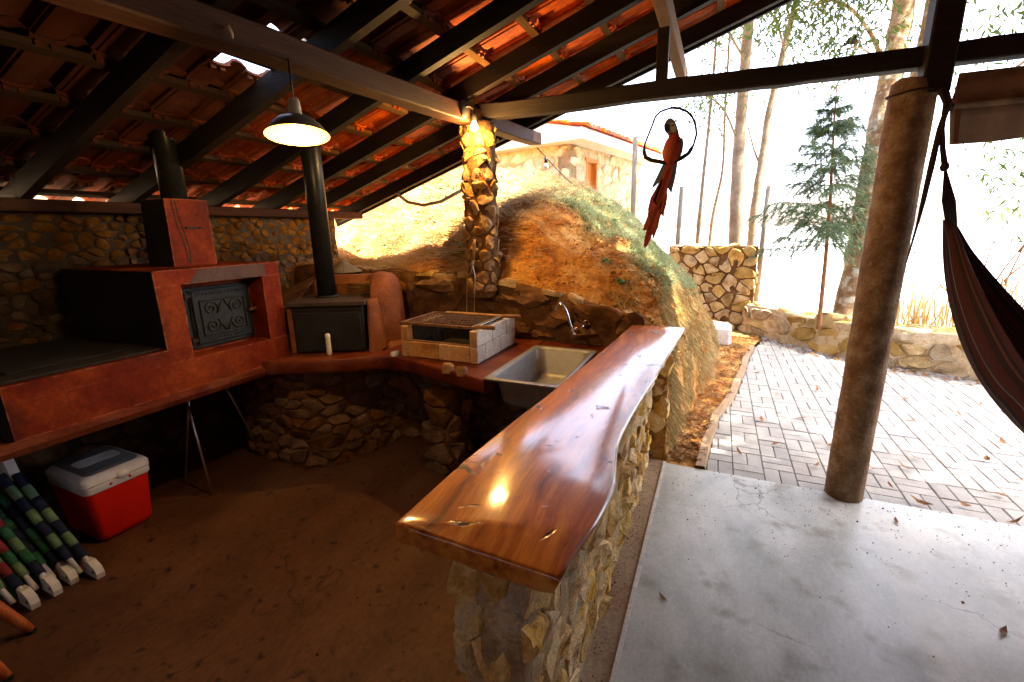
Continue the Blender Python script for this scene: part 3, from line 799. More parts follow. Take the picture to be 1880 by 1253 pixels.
stuff(tag(add('leaf_litter', mb, 'deadleaf', fix=False), 'fallen dry leaves heaped between bank and pavers', 'leaf litter'))

# ================================================================== THE SHELTER
SL = .33; XB = -1.94; RB = 2.62           # roof slope, beam x, underside of rafters at the beam
def rz(x): return RB + SL * (x - XB)       # underside of rafters
ANG = math.atan(SL); RH = .122             # rafter height measured vertically
ROOF_Y0, ROOF_Y1 = -6.0, 1.00
roof = thing('tiled_roof', (-1.94, 0, 2.6), 'low clay tiled roof on dark timber rafters covering the kitchen', 'roof')
RAFT = [-5.8, -5.2, -4.6, -4.05, -3.5, -3.0, -2.46, -1.89, -1.32, -.74, -.18, .33, .90]
for k, y in enumerate(RAFT):
    mb = MB(); hw = .027
    x0, x1 = -4.28, .62; n = 12
    for i in range(n + 1):
        x = lerp(x0, x1, i / n); j = nz((x, y, 0), 1.5) * .006
        z = rz(x)
        for (dy, dz) in ((-hw, 0), (hw, 0), (hw, RH), (-hw, RH)):
            mb.v.append((x, y + dy + j, z + dz + (nz((x, y, 3), 2) * .005 if dz == 0 else 0)))
    for i in range(n):
        a = i * 4
        for q in range(4): mb.f.append((a + q, a + (q + 1) % 4, a + 4 + (q + 1) % 4, a + 4 + q))
    mb.f += [(3, 2, 1, 0), (n * 4, n * 4 + 1, n * 4 + 2, n * 4 + 3)]
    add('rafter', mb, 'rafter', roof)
BAT = .35
bat_x = [-1.75 + BAT * k for k in range(-7, 7)]
for x in bat_x:
    z = rz(x) + RH + .001
    mb = MB(); n = 20
    for i in range(n + 1):
        y = lerp(ROOF_Y0, ROOF_Y1 - .02, i / n); j = nz((x, y, 1), 1.1) * .004
        for dx, dz in ((-.022, 0), (.022, 0), (.022, .026), (-.022, .026)):
            mb.v.append((x + dx + j, y, z + dz + SL * dx))
    for i in range(n):
        a = i * 4
        for q in range(4): mb.f.append((a + q, a + (q + 1) % 4, a + 4 + (q + 1) % 4, a + 4 + q))
    mb.f += [(3, 2, 1, 0), (n * 4, n * 4 + 1, n * 4 + 2, n * 4 + 3)]
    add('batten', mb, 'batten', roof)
# one clay tile: pan and roll, lugs at the upper end (local x up the slope, origin at the lower end)
TW, TL = .20, .43
def tile_profile():
    P = []
    for k in range(6): y = .115 * k / 5; P.append((y, .010 * ((y - .055) / .055) ** 2))
    for k in range(1, 7): a = PI * k / 6; P.append((.115 + .05 * (1 - math.cos(a)), .010 + .046 * math.sin(a) - .012 * k / 6))
    return P
def tile_mb(mb, T, lug=True):
    P = tile_profile(); n = len(P); i0 = len(mb.v); th = .013
    rows = [(0, 0), (.02, 0), (TL - .045, 0), (TL - .04, -.006), (TL, -.006)]
    for (x, dz) in rows:
        for (y, z) in P: mb.v.append(tuple(T @ Vector((x, y, z + th + dz))))
    for (x, dz) in rows:
        for (y, z) in P: mb.v.append(tuple(T @ Vector((x, y, z + dz))))
    m = len(rows)
    for k in range(m - 1):
        for j in range(n - 1):
            a = i0 + k * n + j; mb.f.append((a, a + n, a + n + 1, a + 1))
            b = a + m * n; mb.f.append((b, b + 1, b + n + 1, b + n))
    for j in range(n - 1):
        a = i0 + j; b = a + m * n; mb.f.append((a, a + 1, b + 1, b))
        a = i0 + (m - 1) * n + j; b = a + m * n; mb.f.append((a, b, b + 1, a + 1))
    for j in (0, n - 1):
        for k in range(m - 1):
            a = i0 + k * n + j; b = a + m * n; mb.f.append((a, b, b + n, a + n))
    if lug:
        for (ya, yb) in ((.012, .038), (.062, .088)):
            c = [T @ Vector(q) for q in ((TL - .035, ya, -.024), (TL - .012, ya, -.024), (TL - .012, yb, -.024), (TL - .035, yb, -.024),
                                        (TL - .035, ya, .004), (TL - .012, ya, .004), (TL - .012, yb, .004), (TL - .035, yb, .004))]
            i = len(mb.v); mb.v += [tuple(q) for q in c]
            for f in ((0, 3, 2, 1), (0, 1, 5, 4), (1, 2, 6, 5), (2, 3, 7, 6), (3, 0, 4, 7)): mb.f.append(tuple(i + q for q in f))
    return mb
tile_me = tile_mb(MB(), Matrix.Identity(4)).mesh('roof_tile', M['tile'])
tile_me.polygons.foreach_set("use_smooth", [True] * len(tile_me.polygons))
fix_normals(tile_me)
try: tile_me.set_sharp_from_angle(angle=math.radians(35))
except Exception: pass
TILT = math.atan2(.013, .35)
def tile_T(xl, y, flip=False):
    z = rz(xl) + RH + .026 + .016
    T = Matrix.Translation((xl, y, z)) @ Matrix.Rotation(-ANG + TILT * .9, 4, 'Y')
    if flip:
        T = Matrix(((-1, 0, 0, 1.30), (0, 1, 0, 0), (0, 0, 1, 0), (0, 0, 0, 1))) @ T
    return T
GAPS = [(-2.255, -1.47), (-2.255, -1.28)]
rest = MB(); tl = []
cols_ = int((ROOF_Y1 - ROOF_Y0) / TW)
for r, bx in enumerate(bat_x + [bat_x[-1] + BAT]):
    xl = bx - TL * math.cos(ANG) + .035 + (.13 if r == 0 else 0)
    for c in range(cols_):
        y = ROOF_Y1 - (c + 1) * TW
        slip = -.17 if any(abs(xl + .54 - gx_) < .17 and abs(y + .1 - gy_) < .10 for gx_, gy_ in GAPS) else 0
        if any(abs(xl + .19 - gx_) < .17 and abs(y + .1 - gy_) < .10 for gx_, gy_ in GAPS): slip = .17
        T = Matrix.Translation((0, 0, .016 if slip > 0 else 0)) @ tile_T(xl + slip + random.uniform(-.006, .006), y + random.uniform(-.003, .003))
        T = T @ Matrix.Rotation(random.uniform(-.012, .012), 4, 'Z') @ Matrix.Rotation(random.uniform(-.008, .008), 4, 'X')
        v = Vector((xl + .2, y + .1, rz(xl))) - CAM_LOC
        dep = v.dot(F_); a, b = v.dot(R_) / max(dep, .01), v.dot(D_) / max(dep, .01)
        vis = dep > .25 and abs(a) < 1.3 and b > -.95
        tl.append((0 if vis else 1, dep, T))
tl.sort(key=lambda t: t[:2])
for k, (iv, dep, T) in enumerate(tl):
    if iv == 0 and k < 300:
        o = bpy.data.objects.new('roof_tile', tile_me); COL.objects.link(o); o.matrix_basis = T; adopt(o, roof)
    else: tile_mb(rest, T, lug=False)
for bx in (bat_x + [bat_x[-1] + BAT])[-7:]:
    xl = bx - TL * math.cos(ANG) + .035
    for c in range(cols_): tile_mb(rest, tile_T(xl, ROOF_Y1 - (c + 1) * TW, True), lug=False)
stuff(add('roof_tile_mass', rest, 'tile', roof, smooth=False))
mb = MB()
for y in RAFT:
    mb.prism([(.68, rz(.62)), (2.8, rz(.62) - SL * 2.12), (2.8, rz(.62) - SL * 2.12 + RH), (.68, rz(.62) + RH)], 1, y - .032, y + .032)
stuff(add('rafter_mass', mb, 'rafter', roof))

def timber(name, mat, a, b, w, h, label, n=10, jit=.006, parent=None, up=(0, 0, 1), wob=1.3, taper=1.0):
    """squared beam from a to b (centre line), w across, h along up"""
    a, b, up = Vector(a), Vector(b), Vector(up); d = (b - a).normalized(); s = d.cross(up).normalized(); u = s.cross(d)
    mb = MB(); c = min(w, h) * .07
    prof = [(-w / 2 + c, -h / 2), (w / 2 - c, -h / 2), (w / 2, -h / 2 + c), (w / 2, h / 2 - c), (w / 2 - c, h / 2), (-w / 2 + c, h / 2), (-w / 2, h / 2 - c), (-w / 2, -h / 2 + c)]
    for i in range(n + 1):
        p = a.lerp(b, i / n); k = lerp(1, taper, i / n)
        for (x, y) in prof:
            q = p + s * x * k + u * y * k; q += noise.noise_vector(q * wob) * jit + noise.noise_vector(q * wob * 5) * jit * .35
            mb.v.append(tuple(q))
    for i in range(n):
        for j in range(8): x = i * 8; mb.f.append((x + j, x + (j + 1) % 8, x + 8 + (j + 1) % 8, x + 8 + j))
    mb.f += [tuple(reversed(range(8))), tuple(range(n * 8, n * 8 + 8))]
    o = add(name, mb, mat, parent)
    if label: tag(o, label, 'beam')
    return o
timber('main_beam', 'beam', (-1.962, -6.0, 2.265), (-1.962, 1.22, 2.588), .125, .108, 'long squared reddish timber beam carrying the pendant lamp, resting on the stone column', n=40, jit=.008)
timber('tie_beam', 'tie', (-1.95, .02, 2.575), (1.79, .02, 2.535), .10, .10, 'dark horizontal tie beam running from the stone column across the round pillar', n=30, jit=.014)
timber('king_post', 'tie', (.715, -.035, 2.36), (.715, -.035, 3.50), .115, .12, 'thick dark upright post standing on the tie beam above the round pillar', n=8, up=(1, 0, 0))
timber('short_post', 'tie', (-.635, .0, 2.56), (-.635, .0, 2.905), .055, .07, 'short dark upright strut between tie beam and purlin', n=5, up=(1, 0, 0), jit=.003)
timber('purlin', 'batten', (-.63, -6.0, 2.985), (-.63, 1.42, 2.985), .075, .115, 'pale squared purlin laid across the short post with its end outdoors', n=30, jit=.004)
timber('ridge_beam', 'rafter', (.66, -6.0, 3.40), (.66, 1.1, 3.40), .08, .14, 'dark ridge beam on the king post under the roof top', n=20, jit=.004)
timber('wall_plate', 'beam', (-4.03, -6.0, 1.915), (-4.03, .95, 1.915), .11, .075, 'thin reddish timber plate along the top of the rubble wall', n=30, jit=.006)
fb = timber('fascia_board', 'rafter', (-4.45, ROOF_Y1 + .02, rz(-4.45) + .07), (.62, ROOF_Y1 + .02, rz(.62) + .07), .03, .13, 'dark reddish board closing the outer edge of the tiled roof', n=20, jit=.003)

# ---- back wall of rubble stone
bw = thing('rubble_wall', (-4.1, -2, 0), 'rough rubble stone wall behind the red oven', 'wall')
core = MB(); ny2, nz2 = 70, 20
for j in range(nz2 + 1):
    for i in range(ny2 + 1):
        y = lerp(-6.2, .62, i / ny2); z = lerp(-.05, 1.875, j / nz2)
        core.v.append((-4.085 + nz((0, y, z), 5) * .02, y, z))
for j in range(nz2):
    for i in range(ny2): a = j * (ny2 + 1) + i; core.f.append((a, a + 1, a + ny2 + 2, a + ny2 + 1))
core.box((-4.38, -6.2, -.05), (-4.10, .62, 1.895))
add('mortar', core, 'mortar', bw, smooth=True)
fnw = planar((-4.085, 0, 0), (0, 1, 0), (1, 0, 0))
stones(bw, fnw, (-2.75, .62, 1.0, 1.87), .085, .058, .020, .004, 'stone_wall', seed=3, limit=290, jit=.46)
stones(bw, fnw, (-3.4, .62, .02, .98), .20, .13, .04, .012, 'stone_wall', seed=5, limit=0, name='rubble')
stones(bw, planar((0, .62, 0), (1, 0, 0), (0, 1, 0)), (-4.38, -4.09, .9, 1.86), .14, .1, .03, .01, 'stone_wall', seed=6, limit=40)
# rear wall behind the camera and right side wall, unseen, added to darken the kitchen
rw = MB().prism([(-4.38, -.05), (2.0, -.05), (2.0, 2.95), (.65, 3.40), (-4.38, 1.9)], 1, -6.4, -6.2)
rw.box((1.80, -6.2, -.05), (2.0, -.05, 3.0))  # side wall out of view, keeps light off the kitchen
tag(add('rear_wall', rw, 'mortar_red'), 'plain unseen rear and side walls added to darken the kitchen', 'wall')

# unseen sunlit bank behind the rubble wall, added to bounce light under the eave
mb = MB(); nx4, ny4 = 16, 40
for j in range(ny4 + 1):
    for i in range(nx4 + 1):
        t = i / nx4; x = lerp(-4.48, -9.0, t); y = lerp(-9, .06, j / ny4)
        mb.v.append((x, y, lerp(.75, 2.35, min(1, t * 1.9) ** .8) + nz((x, y, 0), 1.3) * .08))
for j in range(ny4):
    for i in range(nx4): a = j * (nx4 + 1) + i; mb.f.append((a, a + nx4 + 1, a + nx4 + 2, a + 1))
struct(add('bounce_bank', mb, 'strip', smooth=True))
# ---- stone column
colm = thing('stone_column', (-1.94, .0, 1.3), 'rough stone column glowing under the bare bulb', 'column')
def col_fn(u, v, d):
    r = .122 + nz((math.cos(u) * .8, math.sin(u) * .8, v * 3), 1) * .018 + d
    # rounded square
    c, s = math.cos(u), math.sin(u); k = (abs(c) ** 4 + abs(s) ** 4) ** -.25
    r *= lerp(1, k, .45)
    return Vector((-1.945 + c * r, .005 + s * r, v))
cm = MB()
for j in range(25):
    for i in range(28): cm.v.append(tuple(col_fn(2 * PI * i / 28, lerp(1.2, 2.50, j / 24), -.004 + .008 * nz((i, j, 0), .7))))
for j in range(24):
    for i in range(28): cm.f.append((j * 28 + i, j * 28 + (i + 1) % 28, (j + 1) * 28 + (i + 1) % 28, (j + 1) * 28 + i))
cm.f.append(tuple(24 * 28 + i for i in range(28)))
add('mortar', cm, 'mortar_red', colm, smooth=True)
stones(colm, col_fn, (0, 2 * PI, 1.24, 2.49), .75, .085, .014, .006, 'stone_col', n=12, rings=4, rough=.014, seed=21, limit=120, jit=.45, us=.13)

# ---- round concrete pillar
PX, PY = .647, .0
mb = MB(); n = 36; H = 50
for j in range(H + 1):
    z = lerp(.0, 2.44, j / H)
    for i in range(n):
        a = 2 * PI * i / n; r = .103 + .004 * nz((math.cos(a), math.sin(a), z * 2.2), 2) + .002 * nz((math.cos(a) * 3, math.sin(a) * 3, z * 8), 2)
        if z > 2.38: r *= 1 - .05 * (z - 2.38) / .06
        mb.v.append((PX + math.cos(a) * r, PY + math.sin(a) * r, z + (.025 * nz((math.cos(a), math.sin(a), 5), 1.5) if j == H else 0)))
for j in range(H):
    for i in range(n): mb.f.append((j * n + i, j * n + (i + 1) % n, (j + 1) * n + (i + 1) % n, (j + 1) * n + i))
mb.f += [tuple(reversed(range(n))), tuple(H * n + i for i in range(n))]
tag(add('round_pillar', mb, 'pillar', smooth=True), 'round brown concrete pillar standing at the edge of the patio slab', 'pillar')

# ---- retaining wall behind the counter
rt = thing('retaining_wall', (-2.2, .0, 0), 'low rough stone retaining wall holding the bank behind sink and grill', 'wall')
def rt_top(x):
    T = [(-4.1, 1.42), (-3.4, 1.41), (-3.0, 1.395), (-2.1, 1.37), (-1.78, 1.33), (-1.2, 1.22), (-.75, 1.09), (-.5, 1.0)]
    for (a, za), (b, zb) in zip(T, T[1:]):
        if a <= x <= b: return lerp(za, zb, (x - a) / (b - a)) + nz((x, 0, 0), 4) * .025
    return 1.4 if x < -4 else 1.0
core = MB(); n = 70
def rtp(x, row):
    t = rt_top(x); w_ = nz((x, 0, row * .3), 3) * .018
    return [(x, .005 + w_, -.03), (x, -.005 + w_, .6), (x, -.002 + w_, .95), (x, .0 + w_, t - .12), (x, .012 + w_, t - .03), (x, .05, t), (x, .20, t - .01), (x, .22, t - .15)][row]
for r in range(8):
    for i in range(n + 1): core.v.append(rtp(lerp(-4.08, -.62, i / n), r))
for r in range(7):
    for i in range(n): a = r * (n + 1) + i; core.f.append((a, a + 1, a + n + 2, a + n + 1))
add('mortar', core, 'mortar_red', rt, smooth=True)
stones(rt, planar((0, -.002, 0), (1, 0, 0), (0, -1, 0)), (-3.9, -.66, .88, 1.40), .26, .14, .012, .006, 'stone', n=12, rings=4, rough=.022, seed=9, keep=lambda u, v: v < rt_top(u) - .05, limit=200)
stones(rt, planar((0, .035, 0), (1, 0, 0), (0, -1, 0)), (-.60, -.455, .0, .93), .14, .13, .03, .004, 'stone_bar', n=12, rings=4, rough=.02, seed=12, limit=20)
def cap_fn(u, v, d): return Vector((u, .02 + v, rt_top(u) - .012 + d))
stones(rt, cap_fn, (-3.6, -.66, -.04, .17), .20, .21, .03, .012, 'stone_grey', n=10, rings=4, rough=.014, seed=10, limit=60, keep=lambda u, v: abs(u + 1.94) > .16)

# ================================================================== KITCHEN
# ---- bar counter: live-edge slab on a stone wall
bar = thing('bar_counter', (-.68, -1.25, 0), 'bar counter with varnished live-edge wooden top on a rough stone wall', 'counter')
RE = [(-.457, -2.555), (-.447, -2.46), (-.432, -2.354), (-.425, -2.25), (-.425, -2.174), (-.449, -2.039), (-.466, -1.93), (-.469, -1.823), (-.466, -1.67), (-.461, -1.519), (-.452, -1.34), (-.44, -1.174), (-.430, -.9), (-.416, -.632), (-.402, -.3), (-.389, -.02)]
LE = [(-.746, -.03), (-.765, -.5), (-.79, -.954), (-.812, -1.3), (-.829, -1.616), (-.85, -1.85), (-.863, -2.049), (-.872, -2.2), (-.873, -2.358), (-.874, -2.535)]
def dens(pl, step):
    out = []
    for (a, b), (c, d) in zip(pl, pl[1:]):
        n = max(1, int(math.hypot(c - a, d - b) / step))
        for k in range(n): out.append((lerp(a, c, k / n), lerp(b, d, k / n)))
    out.append(pl[-1]); return out
re, le = dens(RE, .035), dens(LE, .05)
outl = re + le + [(lerp(-.874, -.457, k / 10), -2.535 - .02 * k / 10 + nz((k, 0, 0), .9) * .003) for k in range(1, 10)]
nr, nl = len(re), len(le)
mb = MB(); n = len(outl)
cx, cy = -.65, -1.28
levels = [(1.05, .010, 0), (1.047, .003, 0), (1.040, 0, 0), (1.02, 0, 1), (1.002, 0, 1.6), (.992, .008, 1.8)]
def inset(k, d, wv):
    a, b = outl[k - 1], outl[(k + 1) % n]; t = Vector((b[0] - a[0], b[1] - a[1])); t = t.normalized() if t.length > 0 else Vector((1, 0))
    nrm = Vector((-t.y, t.x)); p = Vector(outl[k])
    if k < nr: d = d + wv * (.012 + .010 * nz((p.x, p.y, wv), 6))
    else: d += wv * .001
    return p + nrm * d
for (z, d, wv) in levels:
    for k in range(n):
        p = inset(k, d, wv); mb.v.append((p.x, p.y, z + (nz((p.x, p.y, z), 9) * .004 if z < 1.0 else 0)))
L_ = len(levels)
for l in range(L_ - 1):
    for k in range(n): a = l * n + k; b = l * n + (k + 1) % n; mb.f.append((a, b, b + n, a + n))
mb.f.append(tuple(range(n))); mb.f.append(tuple(reversed(range((L_ - 1) * n, L_ * n))))
top = add('countertop', mb, 'slab', bar); smooth_angle(top, 50)
core = MB()
for j in range(21):
    for i in range(50):
        u = i / 50; per = u * (2.45 * 2 + .185 * 2); z = lerp(-.03, .99, j / 20)
        if per < 2.45: p = (-.77, -per)
        elif per < 2.635: p = (-.77 + per - 2.45, -2.45)
        elif per < 5.085: p = (-.585, -2.45 + per - 2.635)
        else: p = (-.585 - (per - 5.085), 0)
        core.v.append((p[0] + nz((p[0], p[1], z), 6) * .012, p[1] + nz((p[0], p[1], z + 4), 6) * .012, z))
for j in range(20):
    for i in range(50): core.f.append((j * 50 + i, j * 50 + (i + 1) % 50, (j + 1) * 50 + (i + 1) % 50, (j + 1) * 50 + i))
core.f.append(tuple(20 * 50 + i for i in range(50)))
add('mortar', core, 'mortar_pale', bar, smooth=True)
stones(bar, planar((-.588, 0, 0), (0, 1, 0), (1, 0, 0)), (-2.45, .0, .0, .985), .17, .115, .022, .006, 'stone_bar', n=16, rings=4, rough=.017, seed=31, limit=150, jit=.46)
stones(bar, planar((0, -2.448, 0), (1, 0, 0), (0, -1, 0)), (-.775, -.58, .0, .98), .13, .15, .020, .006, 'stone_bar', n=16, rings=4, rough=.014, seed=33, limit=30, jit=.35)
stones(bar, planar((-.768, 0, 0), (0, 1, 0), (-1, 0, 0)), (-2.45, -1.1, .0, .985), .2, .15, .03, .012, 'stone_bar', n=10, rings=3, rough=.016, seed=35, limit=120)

# ---- red cement counter with its rubble base
ct = thing('kitchen_counter', (-2.2, -.5, 0), 'red cement worktop on a curved dark stone base under grill and sink', 'counter')
FE = [(-3.04, -1.255), (-2.9, -1.19), (-2.775, -1.115), (-2.62, -1.04), (-2.505, -.965), (-2.43, -.89), (-2.364, -.845), (-2.26, -.825), (-2.162, -.828), (-2.02, -.865), (-1.878, -.911), (-1.70, -.96), (-1.542, -1.003), (-1.418, -1.045)]
mb = MB(); poly = FE + [(-1.418, -.012), (-3.6, -.012), (-3.6, -1.255)]
n = len(poly)
for z, g in ((.87, .008), (.862, 0), (.79, 0), (.775, .012)):
    for k, (x, y) in enumerate(poly):
        fr = k < len(FE)
        mb.v.append((x + (nz((x, y, z), 12) * .004 if fr else 0), y + (g if fr else 0) + (nz((x, y, z + 2), 12) * .006 if fr else 0), z))
for l in range(3):
    for k in range(n): a = l * n + k; b = l * n + (k + 1) % n; mb.f.append((a, b, b + n, a + n))
mb.f.append(tuple(range(n))); mb.f.append(tuple(reversed(range(3 * n, 4 * n))))
o = add('worktop', mb, 'redtop', ct); smooth_angle(o, 40)
mb = MB().cbox((-1.416, -.215, .775), (-.772, -.012, .868), .006)
add('worktop', mb, 'redtop', ct)
mb = MB().cbox((-.945, -1.08, .775), (-.775, -.217, .868), .006)
add('worktop', mb, 'redtop', ct)
# curved base wall as a strip
BP = [(-3.6, -1.0), (-3.35, -1.03), (-3.02, -1.045), (-2.88, -1.0), (-2.78, -.88), (-2.72, -.66), (-2.66, -.45), (-2.55, -.30), (-2.42, -.20), (-2.2, -.14), (-1.9, -.12), (-1.4, -.10), (-.8, -.10)]
blen = [0]
for (a, b), (c, d) in zip(BP, BP[1:]): blen.append(blen[-1] + math.hypot(c - a, d - b))
def bp_at(s):
    s = max(0, min(blen[-1] - 1e-5, s))
    for k in range(len(BP) - 1):
        if s <= blen[k + 1]:
            t = (s - blen[k]) / (blen[k + 1] - blen[k]); p = Vector(BP[k]).lerp(Vector(BP[k + 1]), t)
            d0 = (Vector(BP[min(k + 1, len(BP) - 1)]) - Vector(BP[k])).normalized()
            return p, Vector((d0.y, -d0.x))
def base_fn(u, v, d):
    p, nn = bp_at(u); bulge = .05 * (1 - v / .78)
    return Vector((p.x + nn.x * (d + bulge), p.y + nn.y * (d + bulge), v))
core = MB(); ns = 60
for j in range(9):
    for i in range(ns + 1): core.v.append(tuple(base_fn(blen[-1] * i / ns, .80 * j / 8 - .02, 0)))
for j in range(8):
    for i in range(ns): a = j * (ns + 1) + i; core.f.append((a, a + 1, a + ns + 2, a + ns + 1))
add('mortar', core, 'mortar_red', ct, smooth=True)
stones(ct, base_fn, (0.0, 2.6, .0, .78), .14, .082, .028, .005, 'stone', n=9, rings=3, rough=.016, seed=41, limit=190, bed=.15)
stones(ct, base_fn, (2.6, blen[-1], .0, .78), .2, .12, .04, .014, 'stone', n=9, rings=3, rough=.016, seed=42, limit=70)
# stone pier under the front of the worktop
def pier_fn(u, v, d):
    c, s = math.cos(u), math.sin(u); k = (abs(c) ** 5 + abs(s) ** 5) ** -.2
    r = .095 + d + .015 * (1 - v / .78)
    return Vector((-1.96 + c * r * k * 1.15, -.62 + s * r * k, v))
pm = MB()
for j in range(9):
    for i in range(20): pm.v.append(tuple(pier_fn(2 * PI * i / 20, .79 * j / 8 - .01, -.006)))
for j in range(8):
    for i in range(20): pm.f.append((j * 20 + i, j * 20 + (i + 1) % 20, (j + 1) * 20 + (i + 1) % 20, (j + 1) * 20 + i))
add('pier_core', pm, 'mortar_red', ct, smooth=True)
stones(ct, pier_fn, (0, 2 * PI, .0, .775), 1.35, .105, .03, .006, 'stone', n=14, rings=4, rough=.016, seed=44, limit=60, jit=.35, name='pier_stone', us=.11, bed=.1)
# two broken stones on the worktop edge
for k, (x, y) in enumerate(((-1.72, -.945), (-1.60, -.97))):
    mb = MB(); rr = random.Random(k)
    stone_mb([(x - .035, y - .025), (x + .035, y - .02), (x + .03, y + .03), (x - .03, y + .025)], lambda u, v, d: Vector((u, v, .868 + d)), .045, 0, 8, 3, .010, rr, mb)
    tag(add('stone_chip', mb, 'brick_tan', smooth=False), ['orange stone chip on the worktop edge nearer the clay oven', 'orange stone chip on the worktop edge nearer the sink'][k], 'stone chip')

# ---- sink
sk = thing('sink', (-1.18, -.6, .87), 'stainless steel sink set into the red worktop beside the bar', 'sink')
def rrect(x0, x1, y0, y1, r, n=5):
    P = []
    for (cx_, cy_, a0) in ((x1 - r, y1 - r, 0), (x0 + r, y1 - r, PI / 2), (x0 + r, y0 + r, PI), (x1 - r, y0 + r, 1.5 * PI)):
        for k in range(n + 1): a = a0 + PI / 2 * k / n; P.append((cx_ + r * math.cos(a), cy_ + r * math.sin(a)))
    return P
mb = MB()
rings_ = [(rrect(-1.412, -.948, -1.05, -.218, .02), .872), (rrect(-1.416, -.944, -1.054, -.214, .022), .884), (rrect(-1.405, -.955, -1.04, -.228, .03), .888),
          (rrect(-1.385, -.975, -1.015, -.25, .05), .884), (rrect(-1.375, -.985, -1.0, -.262, .06), .87), (rrect(-1.355, -1.0, -.975, -.285, .07), .72), (rrect(-1.32, -1.03, -.94, -.32, .06), .685)]
n = len(rings_[0][0])
for P, z in rings_:
    for (x, y) in P: mb.v.append((x, y, z))
for l in range(len(rings_) - 1):
    for k in range(n): a = l * n + k; b = l * n + (k + 1) % n; mb.f.append((a, b, b + n, a + n))
mb.f.append(tuple((len(rings_) - 1) * n + k for k in range(n)))
o = add('basin', mb, 'sink', sk); smooth_angle(o, 60)
mb = MB().lathe([(.001, .012), (.02, .012), (.03, .008), (.034, .002)], 16, (-1.17, -.62, .686))
add('drain', mb, 'steel', sk, smooth=True)
# ---- tap on the retaining wall
fc = thing('tap', (-1.09, -.02, 1.0), 'chrome swan-neck tap on the stone wall above the sink', 'tap')
mb = MB().tube([(-1.085, .01, 1.03), (-1.085, -.06, 1.028), (-1.12, -.11, 1.01), (-1.155, -.125, .995)], [.018, .016, .015, .017], 12)
add('body', mb, 'chrome', fc, smooth=True)
mb = MB().tube([(-1.162, -.12, .97), (-1.163, -.12, 1.011), (-1.179, -.12, 1.054), (-1.192, -.12, 1.10), (-1.21, -.12, 1.145), (-1.232, -.12, 1.178), (-1.255, -.12, 1.192), (-1.275, -.12, 1.185), (-1.284, -.12, 1.16), (-1.285, -.12, 1.126)], [.012] + [.0095] * 8 + [.011], 10)
add('spout', mb, 'chrome', fc, smooth=True)
mb = MB().tube([(-1.155, -.125, .99), (-1.13, -.16, .978)], [.006, .006], 8); mb.tube([(-1.13, -.14, .978), (-1.13, -.185, .978)], [.012, .012], 8)
add('handle', mb, 'chrome', fc, smooth=True)
mb = MB().lathe([(.03, 0), (.028, .006), (.018, .012)], 16); mb.v = [(-1.085 + x, -.005 - z, 1.03 + y) for x, y, z in mb.v]
add('flange', mb, 'chrome', fc, smooth=True)

# ---- red oven and wood stove
ov = thing('red_oven', (-3.5, -1.6, .8), 'red cement wood stove with oven block, iron door and square chimney', 'oven')
mb = MB()
bx = lambda a, b: mb.box(a, b)
bx((-4.0, -2.485, .835), (-3.03, -1.02, 1.01)); bx((-4.0, -2.485, 1.01), (-3.03, -1.67, 1.09)); bx((-4.0, -1.15, 1.01), (-3.03, -1.02, 1.09))
bx((-4.0, -1.805, 1.09), (-3.03, -1.67, 1.447)); bx((-4.0, -1.15, 1.09), (-3.03, -1.015, 1.447)); bx((-4.0, -1.805, 1.447), (-3.03, -1.015, 1.535))
bx((-4.0, -1.67, 1.01), (-3.175, -1.15, 1.447))
add('body', mb, 'red', ov)
# worn plaster edges
mb = MB(); pts = [(-3.04, lerp(-2.56, -1.24, k / 30), 0) for k in range(31)]
for k in range(31):
    y = pts[k][1]; j = nz((0, y, 0), 6) * .010
    for (x, z) in ((-3.99, .835), (-3.03, .835), (-3.012 + j * .5, .828), (-3.012 + j, .80), (-3.03 + j, .766 + j * .5), (-3.99, .766)): mb.v.append((x, y, z))
for k in range(30):
    for q in range(6): a = k * 6; mb.f.append((a + q, a + (q + 1) % 6, a + 6 + (q + 1) % 6, a + 6 + q))
mb.f += [(0, 1, 2, 3, 4, 5), (180, 181, 182, 183, 184, 185)]
o = add('base_slab', mb, 'redtop', ov)
mb = MB().cbox((-3.98, -2.47, 1.090), (-3.07, -1.81, 1.104), .004); mb.cbox((-3.9, -2.40, 1.105), (-3.2, -1.9, 1.112), .003)
add('stove_plate', mb, 'soot', ov)
mb = MB().box((-3.99, -1.8085, 1.106), (-3.034, -1.8055, 1.531)); add('sooty_side', mb, 'soot', ov)
mb = MB().box((-3.98, -2.4885, .84), (-3.034, -2.4855, 1.088)); add('sooty_end', mb, 'soot', ov)
M['stain'] = pmat('cement_patch', [(0.0378, 0.0189, 0.0134), (0.063, 0.0315, 0.0231), (0.084, 0.0504, 0.0378)], scale=7, rough=.5, bump=.2)
mb = MB(); n = 24
for k in range(n + 1):
    y = lerp(-1.62, -1.12, k / n); a = 1.449 + .0; b = 1.531 - abs(nz((y, 0, 0), 5)) * .01
    if k < 3: b = lerp(1.46, b, k / 3)
    mb.v += [(-3.0285, y, a), (-3.0285, y, b)]
for k in range(n): mb.f.append((k * 2, k * 2 + 2, k * 2 + 3, k * 2 + 1))
add('cement_patch', mb, 'stain', ov)
